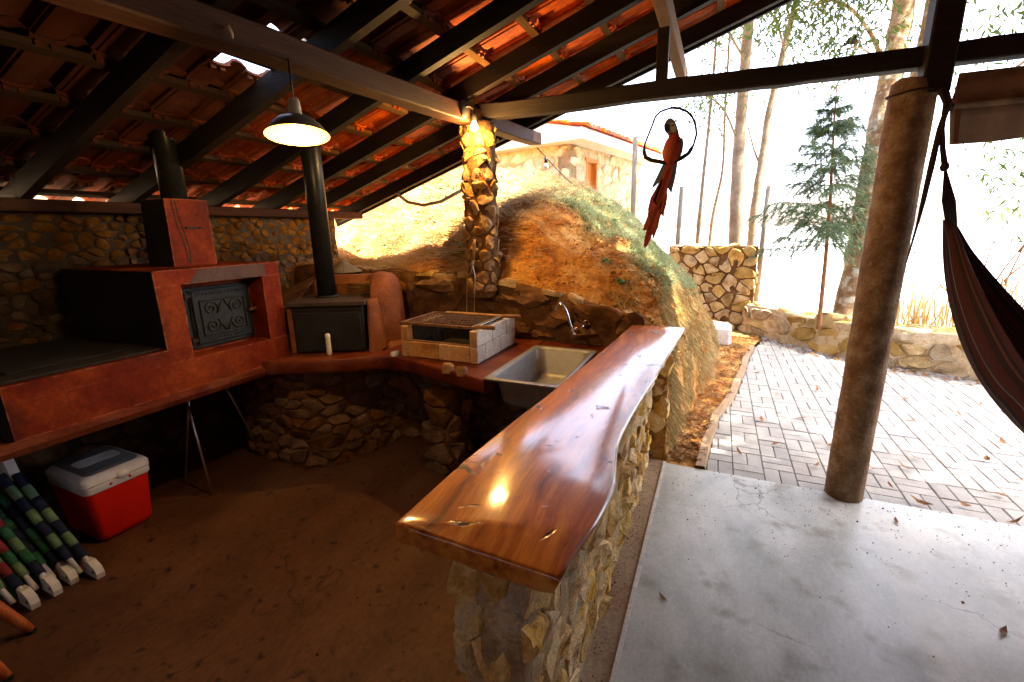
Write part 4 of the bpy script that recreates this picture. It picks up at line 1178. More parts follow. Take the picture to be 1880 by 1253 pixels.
# chimney block
mb = MB(); bot = [(-3.30, -1.53), (-3.30, -1.262), (-3.56, -1.262), (-3.56, -1.53)]; tp = [(-3.31, -1.515), (-3.31, -1.255), (-3.55, -1.255), (-3.55, -1.515)]
for (x, y) in bot: mb.v.append((x, y, 1.533))
for (x, y) in tp: mb.v.append((x, y, 1.945))
mb.f += [(0, 1, 5, 4), (1, 2, 6, 5), (2, 3, 7, 6), (3, 0, 4, 7), (4, 5, 6, 7)]
ch = add('chimney', mb, 'red', ov)
mb = MB(); mb.v = [(-3.305, -1.533, 1.537), (-3.555, -1.533, 1.537), (-3.545, -1.518, 1.94), (-3.315, -1.518, 1.94)]; mb.f = [(0, 1, 2, 3)]
add('sooty_face', mb, 'soot', ch)
mb = MB().box((-3.31, -1.42, 1.765), (-3.292, -1.335, 1.777)); mb.box((-3.292, -1.345, 1.768), (-3.27, -1.335, 1.774)); add('damper', mb, 'iron_dark', ch)
mb = MB()
for pa in ([(-1.455, 1.935), (-1.45, 1.84), (-1.43, 1.72), (-1.42, 1.62), (-1.43, 1.55)], [(-1.475, 1.935), (-1.47, 1.80), (-1.445, 1.66), (-1.44, 1.56)]):
    for (y0, z0), (y1, z1) in zip(pa, pa[1:]):
        f = lambda z: -3.2985 - .01 * (z - 1.533) / .412
        mb.quad((f(z0), y0 - .004, z0), (f(z0), y0 + .004, z0), (f(z1), y1 + .003, z1), (f(z1), y1 - .003, z1))
add('crack', mb, 'soot', ch, fix=False)
mb = MB().tube([(-3.435, -1.375, 1.94), (-3.435, -1.375, 2.9)], .072, 20); add('flue', mb, 'pipe', ov, smooth=True)
# iron door with scrolls and lettering
dr = add('iron_door', MB().cbox((-3.173, -1.62, 1.03), (-3.158, -1.165, 1.41), .004), 'iron', ov)
mb = MB().cbox((-3.158, -1.575, 1.055), (-3.146, -1.185, 1.395), .004)
add('door_leaf', mb, 'iron', dr)
mb = MB()
for a, b in (((-1.52, 1.32), (-1.215, 1.332)), ((-1.52, 1.10), (-1.215, 1.112)), ((-1.52, 1.112), (-1.506, 1.32)), ((-1.229, 1.112), (-1.215, 1.32))):
    mb.cbox((-3.147, a[0], a[1]), (-3.137, b[0], b[1]), .003)
mb.cbox((-3.146, -1.565, 1.06), (-3.130, -1.545, 1.385), .004)
add('moulding', mb, 'iron', dr)
def spiral(cy, cz, r0, turns, a0, s):
    return [(-3.141, cy + s * r0 * (1 - t) ** 1.1 * math.cos(a0 + t * turns * 2 * PI), cz + r0 * (1 - t) ** 1.1 * math.sin(a0 + t * turns * 2 * PI)) for t in [k / 26 * .93 for k in range(27)]]
for sy in (-1, 1):
    for sz in (-1, 1):
        cy_, cz_ = -1.367 + sy * .085, 1.216 + sz * .055
        sp = spiral(cy_, cz_, .043, 1.7, sz * 1.9 if sy > 0 else sz * 1.9, -sy) if False else []
        sp = [(-3.141, cy_ + sy * r * math.cos(a), cz_ + sz * r * math.sin(a)) for r, a in [(.044 * (1 - k / 30) + .006, -PI * .75 - k / 30 * 3.3 * PI) for k in range(31)]]
        sp = [(-3.141, -1.367 + sy * .004, 1.216 + sz * (.10 if sz > 0 else .10)), (-3.141, -1.367 + sy * .025, 1.216 + sz * .065)] + sp
        add('scroll', MB().tube(sp, .0042, 6), 'iron_dark', dr, smooth=True)
mb = MB().tube([(-3.146, -1.20, 1.225), (-3.115, -1.20, 1.225)], .008, 8); mb.tube([(-3.118, -1.215, 1.225), (-3.118, -1.165, 1.228)], [.009, .012], 8)
add('latch', mb, 'rust', dr, smooth=True)
for z in (1.085, 1.365):
    mb = MB().tube([(-3.138, -1.597, z - .022), (-3.138, -1.597, z + .022)], .013, 10); mb.cbox((-3.15, -1.60, z - .010), (-3.135, -1.55, z + .010), .003)
    add('hinge', mb, 'iron_dark', dr, smooth=False)
def text(name, body, size, loc, rot, mat, parent, depth=.002, sx=1.0):
    c = bpy.data.curves.new(name, 'FONT'); c.body = body; c.size = size; c.extrude = depth; c.align_x = 'CENTER'; c.align_y = 'CENTER'
    t = bpy.data.objects.new(name + '_c', c); COL.objects.link(t)
    bpy.context.view_layer.update()
    me = bpy.data.meshes.new_from_object(t.evaluated_get(bpy.context.evaluated_depsgraph_get()))
    bpy.data.objects.remove(t); me.materials.clear(); me.materials.append(M[mat]); me.name = name
    o = bpy.data.objects.new(name, me); COL.objects.link(o); o.location = loc; o.rotation_euler = rot; o.scale = (sx, 1, 1)
    adopt(o, parent); return o
text('lettering', 'ROLIOU MAT CONST', .033, (-3.1455, -1.375, 1.365), (PI / 2, 0, PI / 2), 'iron_dark', dr)
text('lettering', '1 12 2011  2437', .033, (-3.1455, -1.365, 1.078), (PI / 2, 0, PI / 2), 'iron_dark', dr)

# ---- black hearth box with flue, clay oven behind
A = Vector((-2.97, -1.03, .871)); U = Vector((.879, .477, 0)); Bk = Vector((-.477, .879, 0)); Z = Vector((0, 0, 1))
def loc_(u, b, z): return A + U * u + Bk * b + Z * z
def lbox(mb, u0, u1, b0, b1, z0, z1, ch=.006):
    t = MB().cbox((u0, b0, z0), (u1, b1, z1), ch); i = len(mb.v)
    mb.v += [tuple(loc_(*p)) for p in t.v]; mb.f += [tuple(i + q for q in f) for f in t.f]; return mb
hb = thing('hearth_box', tuple(A), 'black sheet metal hearth box with tall round flue beside the red oven', 'stove')
mb = MB(); lbox(mb, .012, .512, .02, .44, 0, .345); add('body', mb, 'soot', hb)
mb = MB(); lbox(mb, .03, .495, .008, .022, .012, .30); add('door_panel', mb, 'iron_dark', hb)
mb = MB(); lbox(mb, -.012, .535, -.004, .46, .345, .375, .004); add('top_plate', mb, 'topsheet', hb)
mb = MB(); lbox(mb, -.022, .012, .02, .06, 0, .33); add('side_post', mb, 'clay', hb)
pc = loc_(.185, .30, .375)
mb = MB().tube([tuple(pc), (pc.x, pc.y, 3.1)], .068, 28); add('flue', mb, 'pipe', hb, smooth=True)
mb = MB().lathe([(.07, 0), (.085, 0), (.085, .012), (.072, .016)], 24, tuple(pc)); add('collar', mb, 'iron', hb, smooth=True)
cl = thing('clay_oven', (-2.75, -.35, .87), 'rounded terracotta clay oven hugging the black hearth box', 'oven')
def clay_ring(z):
    t = (z - .872) / .52
    return t
mb = MB(); nz3, m = 20, 40
for j in range(nz3 + 1):
    t = j / nz3; k = (1 - t ** 5.5) ** (1 / 2.2) if t < 1 else 0.02
    for i in range(m):
        a = 2 * PI * i / m; c_, s_ = math.cos(a), math.sin(a); e = (abs(c_) ** 2.6 + abs(s_) ** 2.6) ** (-1 / 2.6)
        uu = .555 + c_ * e * .165 * (.10 + .90 * k) * (1.04 - .10 * t); bb = .49 + s_ * e * .33 * (.10 + .90 * k)
        zz = .545 * t
        if bb < .47 and uu < .540: uu = .540
        q = loc_(uu, bb, zz); q += noise.noise_vector(q * 5) * .010 + noise.noise_vector(q * 14) * .004
        mb.v.append(tuple(q))
for j in range(nz3):
    for i in range(m): mb.f.append((j * m + i, j * m + (i + 1) % m, (j + 1) * m + (i + 1) % m, (j + 1) * m + i))
mb.f.append(tuple(nz3 * m + i for i in range(m)))
o = add('dome', mb, 'clay', cl); smooth_angle(o, 60)
mb = MB(); n_ = 10
for j in range(n_ + 1):
    t = j / n_
    for (u, b) in ((.537, .0), (.56, -.005), (.60, .03), (.63, .10), (.64, .22), (.537, .24)):
        w__ = 1 - .45 * t; q = loc_(.537 + (u - .537) * w__, b + .06 * t * (b < .2), .37 * t); mb.v.append(tuple(q + noise.noise_vector(q * 6) * .006))
for j in range(n_):
    for i in range(6): mb.f.append((j * 6 + i, j * 6 + (i + 1) % 6, (j + 1) * 6 + (i + 1) % 6, (j + 1) * 6 + i))
mb.f.append(tuple(n_ * 6 + i for i in range(6)))
add('front_wing', mb, 'clay', cl, smooth=True)
mb = MB(); lbox(mb, -.02, .60, .470, .72, .0, .515, .06); add('oven_back', mb, 'clay', cl)
for k in range(3):
    mb = MB(); lbox(mb, .30, .47, .462, .472, .385 + k * .026, .407 + k * .026, .003); add('brick', mb, 'mortar_red', cl)
mb = MB(); lbox(mb, .55, .98, .0, .60, .0, .012, .005)
mb = MB()
for k in range(17):
    t = k / 16; mb.v += [tuple(loc_(.60 + .16 * math.sin(t * PI) * (1 - .3 * t) + .02, .02 + t * .62, .0)), tuple(loc_(.655 - .0 * t, .04 + t * .6, .030))]
for k in range(16): mb.f.append((2 * k, 2 * k + 2, 2 * k + 3, 2 * k + 1))
add('base_fillet', mb, 'clay', cl, smooth=True)
mb = MB().lathe([(.002, .10), (.03, .085), (.16, .0), (.155, -.004)], 24, (-3.29, -.13, 1.385))
tag(add('metal_cone', mb, 'post', smooth=False), 'pale cone-shaped metal cap behind the clay oven', 'cone cap')
# ---- candle on the worktop in front of the hearth
cd = thing('candle', (-2.712, -.945, .87), 'pale candle stub standing in front of the black hearth box', 'candle')
mb = MB().lathe([(.001, 0), (.019, 0), (.018, .02), (.0165, .12), (.018, .135), (.017, .15), (.010, .158), (.001, .156)], 14, (-2.712, -.945, .872)); add('wax', mb, 'plaster', cd, smooth=True)
mb = MB().tube([(-2.712, -.945, 1.024), (-2.711, -.945, 1.04), (-2.706, -.943, 1.052)], .0018, 6); add('wick', mb, 'black', cd)
# rusty sheet leaning between oven and hearth
mb = MB(); mb.quad((-3.34, -.98, 1.10), (-3.05, -.86, 1.25), (-3.25, -.45, 1.40), (-3.60, -.62, 1.22)); i = len(mb.v); mb.v += [(x, y, z - .006) for x, y, z in mb.v]; mb.f.append((7, 6, 5, 4)); mb.f += [(0, 4, 5, 1), (1, 5, 6, 2), (2, 6, 7, 3), (3, 7, 4, 0)]
tag(add('rusty_sheet', mb, 'rust'), 'rusty metal sheet leaning between red oven and flue', 'metal sheet')

# ---- brick grill
gr = thing('brick_grill', (-1.91, -.42, .87), 'small brick barbecue with iron grate on the red worktop', 'grill')
x0, x1, y0, y1, zb = -2.20, -1.60, -.775, -.16, .872
def brick(a, b, mat): add('brick', MB().cbox(a, b, .004), mat, gr)
H1 = .108
for (z0_, z1_) in ((zb, zb + H1), (zb + H1 + .004, zb + .216)):
    off = 0 if z0_ == zb else .11
    ys_ = [y0] + [y for y in (y0 + .115 + off, y0 + .345 + off, y0 + .575 + off) if y < y1 - .05] + [y1]
    for a, b in zip(ys_, ys_[1:]):
        brick((x1 - .055, a + .0015, z0_), (x1, b - .0015, z1_), 'brick_white')
        brick((x0, a + .0015, z0_), (x0 + .055, b - .0015, z1_), 'brick_tan' if a == y0 else 'brick_white')
xm = (x0 + x1) / 2
for a, b in ((x0 + .057, xm - .001), (xm + .001, x1 - .057)): brick((a, y0 + .002, zb), (b, y0 + .055, zb + H1), 'brick_tan')
for a, b in ((x0 + .057, xm - .001), (xm + .001, x1 - .057)):
    for z0_ in (zb, zb + H1 + .004): brick((a, y1 - .055, z0_), (b, y1, z0_ + H1 - .002), 'brick_tan')
for z0_ in (zb, zb + H1 + .004): brick((x0 - .001, y0 - .002, z0_), (x0 + .05, y0 + .0, z0_ + .10), 'brick_tan'); brick((x1 - .05, y0 - .002, z0_), (x1 - .001, y0 + .0, z0_ + .10), 'brick_tan')
mb = MB().box((x0 + .056, y0 + .056, zb), (x1 - .056, y1 - .056, zb + .012)); add('ash_bed', mb, 'soot', gr)
mb = MB().box((x0 + .0555, y0 + .058, zb), (x0 + .060, y1 - .058, zb + .213)); mb.box((x1 - .060, y0 + .058, zb), (x1 - .0555, y1 - .058, zb + .213)); mb.box((x0 + .06, y1 - .062, zb), (x1 - .06, y1 - .0565, zb + .213)); mb.box((x0 + .06, y0 + .056, zb), (x1 - .06, y0 + .06, zb + .107)); add('soot_lining', mb, 'soot', gr)
mb = MB().cbox((x0 + .03, y0 + .02, zb + .10), (x1 - .03, y0 + .045, zb + .116), .003); add('iron_bar', mb, 'rust', gr)
gt = thing('grill_grate', (-1.87, -.5, 1.09), 'iron grate with two wooden handles lying on the brick barbecue', 'grate')
gx0, gx1, gy0, gy1, gz = -2.20, -1.64, -.74, -.33, 1.100
for (a, b) in (((gx0 - .03, gy0), (gx1 + .02, gy0)), ((gx0 - .03, gy1), (gx1 + .02, gy1))):
    add('rail', MB().cbox((a[0], a[1] - .010, gz - .008), (b[0], b[1] + .010, gz + .012), .003), 'rust', gt)
add('flat_bar', MB().cbox((gx1 - .02, gy0 + .01, gz + .006), (gx1 + .02, gy1 - .01, gz + .014), .002), 'steel', gt)
add('flat_bar', MB().cbox((gx0 - .012, gy0 + .01, gz + .006), (gx0 + .012, gy1 - .01, gz + .014), .002), 'rust', gt)
for k in range(17):
    x = lerp(gx0 + .03, gx1 - .04, k / 16); add('rod', MB().tube([(x, gy0 + .005, gz + .004), (x, gy1 - .005, gz + .004)], .0036, 6), 'rust', gt, smooth=True)
for k in range(5):
    y = lerp(gy0 + .05, gy1 - .05, k / 4); add('cross_rod', MB().tube([(gx0, y, gz - .003), (gx1, y, gz - .003)], .0026, 6), 'rust', gt, smooth=True)
for y in (gy0, gy1):
    add('wood_handle', MB().tube([(gx1 + .0, y, gz + .012), (gx1 + .02, y, gz + .012), (gx1 + .03, y, gz + .012), (gx1 + .15, y + .01, gz + .012)], [.006, .012, .0135, .0135], 10), 'woodhandle', gt, smooth=True)
mb = MB(); stone_mb([(-2.30, -.80), (-2.25, -.82), (-2.235, -.78), (-2.25, -.74), (-2.30, -.745)], lambda u, v, d: Vector((u, v, .87 + d)), .035, 0, 9, 3, .006, random.Random(4), mb)
tag(add('white_cloth', mb, 'white_plastic', smooth=True), 'small crumpled white rag beside the left corner of the barbecue', 'rag')
# ---- two-pronged fork leaning on the column
fk = thing('barbecue_fork', (-1.98, -.17, 1.09), 'long two-pronged barbecue fork with wooden handle leaning on the stone column', 'fork')
add('handle', MB().tube([(-1.922, -.165, 1.656), (-1.926, -.168, 1.62), (-1.932, -.17, 1.55), (-1.937, -.17, 1.505)], [.010, .013, .012, .009], 10), 'woodhandle', fk, smooth=True)
for xs in ([-1.944, -1.938, -1.955, -1.968, -1.998, -2.005, -2.015], [-1.944, -1.95, -1.938, -1.930, -1.928, -1.935, -1.946]):
    zs = [1.505, 1.47, 1.43, 1.40, 1.375, 1.25, 1.08]
    add('prong', MB().tube([(x, -.172, z) for x, z in zip(xs, zs)], .0032, 6), 'steel', fk, smooth=True)

# ---- cool box
cb = thing('cool_box', (-3.5, -2.05, 0), 'red cool box with white lid and grey handle on the brown floor', 'cool box')
cx0, cx1, cy0, cy1 = -3.70, -3.325, -2.185, -1.905
mb = MB(); R0 = []
for (g, z) in ((.02, .002), (.008, .012), (.0, .05), (-.018, .325)):
    for (x, y) in rrect(cx0 + g, cx1 - g, cy0 + g, cy1 - g, .035): mb.v.append((x, y, z))
n = 24
for l in range(3):
    for k in range(n): a = l * n + k; b = l * n + (k + 1) % n; mb.f.append((a, b, b + n, a + n))
mb.f.append(tuple(reversed(range(n)))); mb.f.append(tuple(range(3 * n, 4 * n)))
o = add('body', mb, 'red_plastic', cb); smooth_angle(o, 50)
def loft(levels_, r=.035):
    mb = MB()
    for (g, z) in levels_:
        for (x, y) in rrect(cx0 + g, cx1 - g, cy0 + g, cy1 - g, r): mb.v.append((x, y, z))
    for l in range(len(levels_) - 1):
        for k in range(24): a = l * 24 + k; b = l * 24 + (k + 1) % 24; mb.f.append((a, b, b + 24, a + 24))
    mb.f.append(tuple(reversed(range(24)))); mb.f.append(tuple(range((len(levels_) - 1) * 24, len(levels_) * 24)))
    return mb
o = add('rim', loft([(-.024, .325), (-.026, .33), (-.026, .362), (-.02, .366)]), 'white_plastic', cb); smooth_angle(o, 50)
lid = add('lid', loft([(-.022, .367), (-.028, .372), (-.028, .40), (-.015, .418), (.0, .424)]), 'white_plastic', cb); smooth_angle(lid, 40)
hd = add('handle', loft([(.008, .424), (.006, .432), (.012, .438)]), 'grey_plastic', cb); smooth_angle(hd, 40)
xm_, ym_ = (cx0 + cx1) / 2, (cy0 + cy1) / 2
mb = MB()
ro, ri = rrect(xm_ - .06, xm_ + .06, ym_ - .105, ym_ + .105, .03), rrect(xm_ - .045, xm_ + .045, ym_ - .09, ym_ + .09, .022)
for P, z in ((ro, .4385), (ro, .441), (ri, .441), (ri, .4388)):
    for (x, y) in P: mb.v.append((x, y, z))
for l in range(3):
    for k in range(24): a = l * 24 + k; b = l * 24 + (k + 1) % 24; mb.f.append((a, b, b + 24, a + 24))
mb.f.append(tuple(range(72, 96)))
add('handle_recess', mb, 'white_plastic', hd)
mb = MB().lathe([(.001, .014), (.02, .014), (.026, .008), (.028, .0)], 16); mb.v = [(cx1 + .026 + z, ym_ + .02 + x * 1.25, .378 + y * .8) for x, y, z in mb.v]; add('latch', mb, 'white_plastic', lid, smooth=True)
for y in (ym_ - .045, ym_ + .05):
    mb = MB().lathe([(.001, .005), (.007, .004), (.008, 0)], 10); mb.v = [(cx1 + .026 + z, y + x, .348 + yy) for x, yy, z in mb.v]; add('rivet', mb, 'red_plastic', cb, smooth=True)

# ---- folded beach chairs
M['webpaleg'] = M['green2']
def beach_chair(foot, label, seq, topz=.60, lean=.28):
    fx, fy = foot
    t = thing('folded_beach_chair', (fx, fy, 0), label, 'beach chair', 'folded beach chairs leaning in a row')
    top_ = Vector((fx - .52, fy - .06, topz)); ft = Vector((fx, fy, .03))
    for s in (0, 1):
        off = Vector((-.035 * s, .0 - .045 * s, .012 * s))
        a, b = ft + off, top_ + off
        add('tube', MB().tube([tuple(a), tuple(a.lerp(b, .5)), tuple(b)], .011, 8), 'white_plastic', t, smooth=True)
        # webbing bands rolled round the tube
        d = (b - a); n_ = 7
        for k in range(n_):
            p, q = a + d * (.12 + .105 * k), a + d * (.12 + .105 * (k + .98))
            add('band', MB().tube([tuple(p), tuple(p.lerp(q, .5)), tuple(q)], [.019, .0205, .019], 8), seq[(k + s * 2) % len(seq)], t, smooth=True)
    # shoe at the foot
    mb = MB().prism([(-.09, -.028), (.055, -.030), (.062, .0), (.045, .030), (-.02, .055), (-.09, .05)], 1, -.017, .017)
    mb.v = [(ft.x + x * .80, ft.y + y, ft.z + z + .002) for x, y, z in mb.v]; add('foot', mb, 'white_plastic', t)
    mb = MB().tube([(ft.x + .02, ft.y - .02, ft.z + .012), (ft.x + .02, ft.y + .02, ft.z + .012)], .009, 8); add('foot_bolt', mb, 'grey_plastic', t)
    # hinge block and fabric
    h = ft.lerp(top_, .93)
    mb = MB().prism([(-.05, -.06), (.035, -.075), (.045, -.03), (.01, .05), (-.05, .06)], 1, -.02, .02); mb.v = [(h.x + x, h.y + y, h.z + z) for x, y, z in mb.v]; add('hinge', mb, 'white_plastic', t)
    mb = MB()
    a0, b0 = ft + (top_ - ft) * .14 + Vector((-.02, -.015, -.03)), ft + (top_ - ft) * .88 + Vector((-.02, -.015, -.03))
    k_ = 14
    for k in range(k_ + 1):
        p = a0.lerp(b0, k / k_); sag = -.03 * math.sin(PI * k / k_) - .01 * math.sin(k * 1.7)
        mb.v += [tuple(p + Vector((0, .012, sag * .3))), tuple(p + Vector((-.03, -.012, sag - .10)))]
    for k in range(k_): mb.f.append((2 * k, 2 * k + 2, 2 * k + 3, 2 * k + 1))
    add('fabric', mb, 'green1', t)
beach_chair((-3.06, -2.33), 'folded beach chair with green and navy bands, standing next to the red cool box', ['navy', 'green2', 'navy', 'green2'])
beach_chair((-3.14, -2.405), 'folded beach chair with dark green bands, second from the cool box', ['navy', 'green1', 'green1', 'navy'], .56)
beach_chair((-3.12, -2.478), 'folded beach chair with pale green and red bands, third from the cool box', ['navy', 'green1', 'green2', 'green1', 'webred'], .55)
beach_chair((-3.11, -2.565), 'folded beach chair with red and navy bands, farthest from the cool box', ['navy', 'webred', 'green2', 'navy', 'green2'], .52)
# ---- wooden chair whose turned legs enter the frame
wc = thing('wooden_stool', (-2.95, -2.80, 0), 'orange varnished wooden stool with splayed legs at the left edge', 'stool')
for (fx, fy, tx, ty) in ((-2.905, -2.64, -3.08, -2.80), (-2.69, -2.79, -2.90, -2.90), (-3.05, -3.1, -3.08, -2.98), (-3.3, -2.85, -3.18, -2.90)):
    lg = add('leg', MB().tube([(fx, fy, .012), (lerp(fx, tx, .12), lerp(fy, ty, .12), .06), (lerp(fx, tx, .5), lerp(fy, ty, .5), .22), (tx, ty, .43)], [.017, .021, .024, .021], 14), 'orangewood', wc, smooth=True)
    add('foot_pad', MB().tube([(fx + .002, fy, .0), (fx, fy, .014)], .018, 12), 'black', lg)
add('seat', MB().lathe([(.001, .43), (.17, .43), (.185, .445), (.18, .46), (.001, .462)], 28, (-3.05, -2.90, 0)), 'orangewood', wc, smooth=True)
# ---- thin iron stand under the stove
ts = thing('iron_stand', (-3.4, -1.4, 0), 'thin iron tripod stand with pale legs in the dark under the stove', 'stand')
for a, b in (((-3.235, -1.602, .0), (-3.33, -1.60, .70)), ((-3.49, -1.035, .0), (-3.40, -1.30, .70)), ((-3.62, -1.55, .0), (-3.45, -1.50, .70))):
    add('leg', MB().tube([a, b], .007, 8), 'steel', ts, smooth=True)
add('ring', MB().tube([(-3.39 + .09 * math.cos(k * PI / 8), -1.47 + .16 * math.sin(k * PI / 8), .70) for k in range(17)], .006, 6), 'rust', ts, smooth=True)

hk = MB().tube([(-1.900, -2.01, 2.440), (-1.875, -2.012, 2.438), (-1.872, -2.005, 2.418), (-1.88, -2.0, 2.406)], [.004, .006, .006, .005], 8)
tag(add('beam_hook', hk, 'ceramic', smooth=True), 'small pale hook screwed into the main beam', 'hook')
mb = MB(); rg2 = random.Random(5)
for _ in range(1500):
    if _ < 800: x, y, z = rg2.uniform(-3.3, -.8), rg2.uniform(-2.9, -.6), .001
    elif _ < 1150: x, y, z = -.60 + abs(rg2.gauss(0, .05)), rg2.uniform(-2.6, 0), .007
    else: x, y, z = rg2.uniform(-.44, 1.5), -abs(rg2.gauss(0, .5)), .009
    r_ = rg2.uniform(.0015, .0045) * (2 if rg2.random() < .04 else 1); i = len(mb.v)
    for v in ((1, 0, 0), (-.5, .8, 0), (-.5, -.8, 0), (0, 0, 1)): mb.v.append((x + v[0] * r_ * rg2.uniform(.6, 1.5), y + v[1] * r_ * rg2.uniform(.6, 1.5), z + v[2] * r_))
    for f in ((0, 1, 3), (1, 2, 3), (2, 0, 3)): mb.f.append(tuple(i + q for q in f))
stuff(tag(add('floor_grit', mb, 'mortar_red', fix=False), 'fine grit and crumbs scattered on the floors', 'grit'))
# ================================================================== LAMPS
pl = thing('pendant_lamp', (-1.90, -1.75, 2.4), 'lit pendant lamp with brown enamel shade hanging from the main beam', 'pendant lamp')
LX, LY = -1.895, -1.745
add('cable', MB().tube([(LX, LY, 2.265), (LX - .002, LY, 2.33), (LX - .002, LY, 2.42)], .0035, 8), 'black', pl, smooth=True)
add('socket', MB().lathe([(.006, .062), (.020, .060), (.023, .05), (.027, .0), (.024, -.002)], 20, (LX, LY, 2.205)), 'ceramic', pl, smooth=True)
add('neck', MB().lathe([(.024, .0), (.026, -.012), (.031, -.026)], 20, (LX, LY, 2.203)), 'lamp_shade', pl, smooth=True)
sh = add('shade', MB().lathe([(.031, .070), (.055, .068), (.082, .060), (.108, .038), (.131, .008), (.137, .0)], 40, (LX, LY, 2.119)), 'lamp_shade', pl, smooth=True)
add('shade_lining', MB().lathe([(.028, .064), (.055, .063), (.080, .056), (.105, .035), (.129, .006), (.1365, .0)], 40, (LX, LY, 2.1185)), 'lamp_in', sh, smooth=True)
add('bulb', MB().lathe([(.013, .05), (.016, .035), (.028, .015), (.034, -.006), (.032, -.022), (.022, -.036), (.001, -.042)], 20, (LX, LY, 2.135)), 'bulb', pl, smooth=True)
def point(name, loc, power, r=.035, col=(1.0, .66, .32)):
    d = bpy.data.lights.new(name, 'POINT'); d.energy = power; d.shadow_soft_size = r; d.color = col
    d.specular_factor = .35
    o = bpy.data.objects.new(name, d); COL.objects.link(o); o.location = loc; return o
adopt(point('lamp_light', (LX, LY, 2.04), 2.0, col=(1.0, .60, .24)), pl)
tilt_ax = Vector((CAM_LOC.y - LY, -(CAM_LOC.x - LX), 0)).normalized()
TM = Matrix.Translation((LX, LY, 2.265)) @ Matrix.Rotation(math.radians(9), 4, tilt_ax) @ Matrix.Translation((-LX, -LY, -2.265))
for o in list(pl.children) + list(sh.children):
    if o.type == 'MESH' and not o.name.startswith('cable'):
        if o.name.startswith('shade'): o.data.transform(Matrix.Translation((LX, LY, 0)) @ Matrix.Diagonal((.93, .93, 1, 1)) @ Matrix.Translation((-LX, -LY, 0)))
        o.data.transform(TM)
bl = thing('bare_bulb', (-1.89, -.19, 2.55), 'lit bare bulb in a black socket below the main beam by the column', 'bulb lamp')
add('mount_disc', MB().lathe([(.001, .018), (.05, .018), (.056, .010), (.056, 0)], 24), 'black', bl, smooth=True)
o = bl.children[0]; o.data.transform(Matrix.Translation((-1.903, -.30, 2.53)) @ Matrix.Rotation(PI / 2, 4, 'Y'))
add('socket', MB().lathe([(.008, .075), (.018, .07), (.021, .0), (.017, -.004)], 16, (-1.873, -.20, 2.475)), 'black', bl, smooth=True)
add('arm', MB().tube([(-1.895, -.30, 2.545), (-1.872, -.27, 2.555), (-1.873, -.20, 2.548)], .006, 8), 'black', bl, smooth=True)
add('bulb', MB().lathe([(.012, .03), (.015, .02), (.024, .004), (.028, -.014), (.025, -.03), (.015, -.042), (.001, -.046)], 18, (-1.873, -.20, 2.447)), 'bulb', bl, smooth=True)
adopt(point('bulb_light', (-1.855, -.225, 2.40), 4.4, .03, (1.0, .56, .18)), bl)

# ================================================================== HANGING THINGS
# ---- macaw cut-out in a hoop, hanging from the tie beam
mw = thing('hanging_macaw', (-.57, .0, 2.5), 'red and blue macaw ornament perched in a twisted hoop, hanging from the tie beam', 'ornament')
MY = .02
# silhouette in (x, z); pixel-free measures: hoop .34 m wide
def flat(name, pts, mat, y0, y1, parent, bulge=.0):
    """cut-out with rounded edges and real thickness"""
    n_ = len(pts); cx_ = sum(p[0] for p in pts) / n_; cz_ = sum(p[1] for p in pts) / n_
    mb = MB()
    from mathutils.geometry import tessellate_polygon
    for y, k in ((y0, 1), (y1, 1)):
        for (x, z) in pts: mb.v.append((x, y, z))
    for t in tessellate_polygon([[Vector((x, z, 0)) for x, z in pts]]):
        mb.f.append(tuple(t)); mb.f.append(tuple(n_ + q for q in reversed(t)))
    for j in range(n_): k = (j + 1) % n_; mb.f.append((j, k, n_ + k, n_ + j))
    return add(name, mb, mat, parent)
def mq(u, v):
    """ornament plan units (of the 160 x 290 drawing grid) to metres"""
    return (-.737 + (u - 30) * .00332, 2.463 - (v - 22) * .00342)
hoop = [(81, 24), (96, 27), (110, 34), (120, 45), (126, 58), (129, 74), (125, 92), (117, 106), (104, 114), (92, 119), (78, 121), (64, 117), (48, 113), (37, 107), (33, 96), (34, 84), (40, 68), (47, 50), (52, 36), (60, 29), (70, 26)]
hp = []
for k in range(len(hoop)):
    a, b = hoop[k], hoop[(k + 1) % len(hoop)]
    for f in (0, .5): hp.append((lerp(a[0], b[0], f), lerp(a[1], b[1], f)))
hp.append(hp[0])
add('hoop', MB().tube([(mq(u, v)[0], MY + .008 * nz((u, v, 0), .09), mq(u, v)[1]) for u, v in hp], [.0065 + .003 * abs(nz((u, v, 2), .06)) + (.006 if v > 95 else 0) for u, v in hp], 8), 'tie', mw, smooth=True)
add('wire', MB().tube([(*[mq(81, 24)[0]], MY, mq(81, 24)[1]), (mq(81, 24)[0], MY, 2.50)], .0015, 6), 'black', mw)
def ell(mb, c, r, rot=0, n1=10, n2=14):
    i0 = len(mb.v)
    for j in range(n1 + 1):
        a = PI * j / n1
        for i in range(n2):
            b = 2 * PI * i / n2; p = Vector((r[0] * math.sin(a) * math.cos(b), r[1] * math.sin(a) * math.sin(b), r[2] * math.cos(a)))
            p = Matrix.Rotation(rot, 3, 'Y') @ p; mb.v.append((c[0] + p.x, c[1] + p.y, c[2] + p.z))
    for j in range(n1):
        for i in range(n2): mb.f.append((i0 + j * n2 + i, i0 + j * n2 + (i + 1) % n2, i0 + (j + 1) * n2 + (i + 1) % n2, i0 + (j + 1) * n2 + i))
    return mb
body = [(72, 48), (76, 42), (82, 42), (88, 47), (93, 57), (97, 68), (99, 78), (105, 79), (107, 88), (105, 104), (101, 116), (96, 124), (88, 128), (80, 126), (74, 116), (69, 104), (70, 94), (75, 86), (79, 80), (78, 72), (74, 66), (70, 60), (69, 53)]
flat('body', [mq(*p) for p in body], 'mac_red', MY - .010, MY + .010, mw)
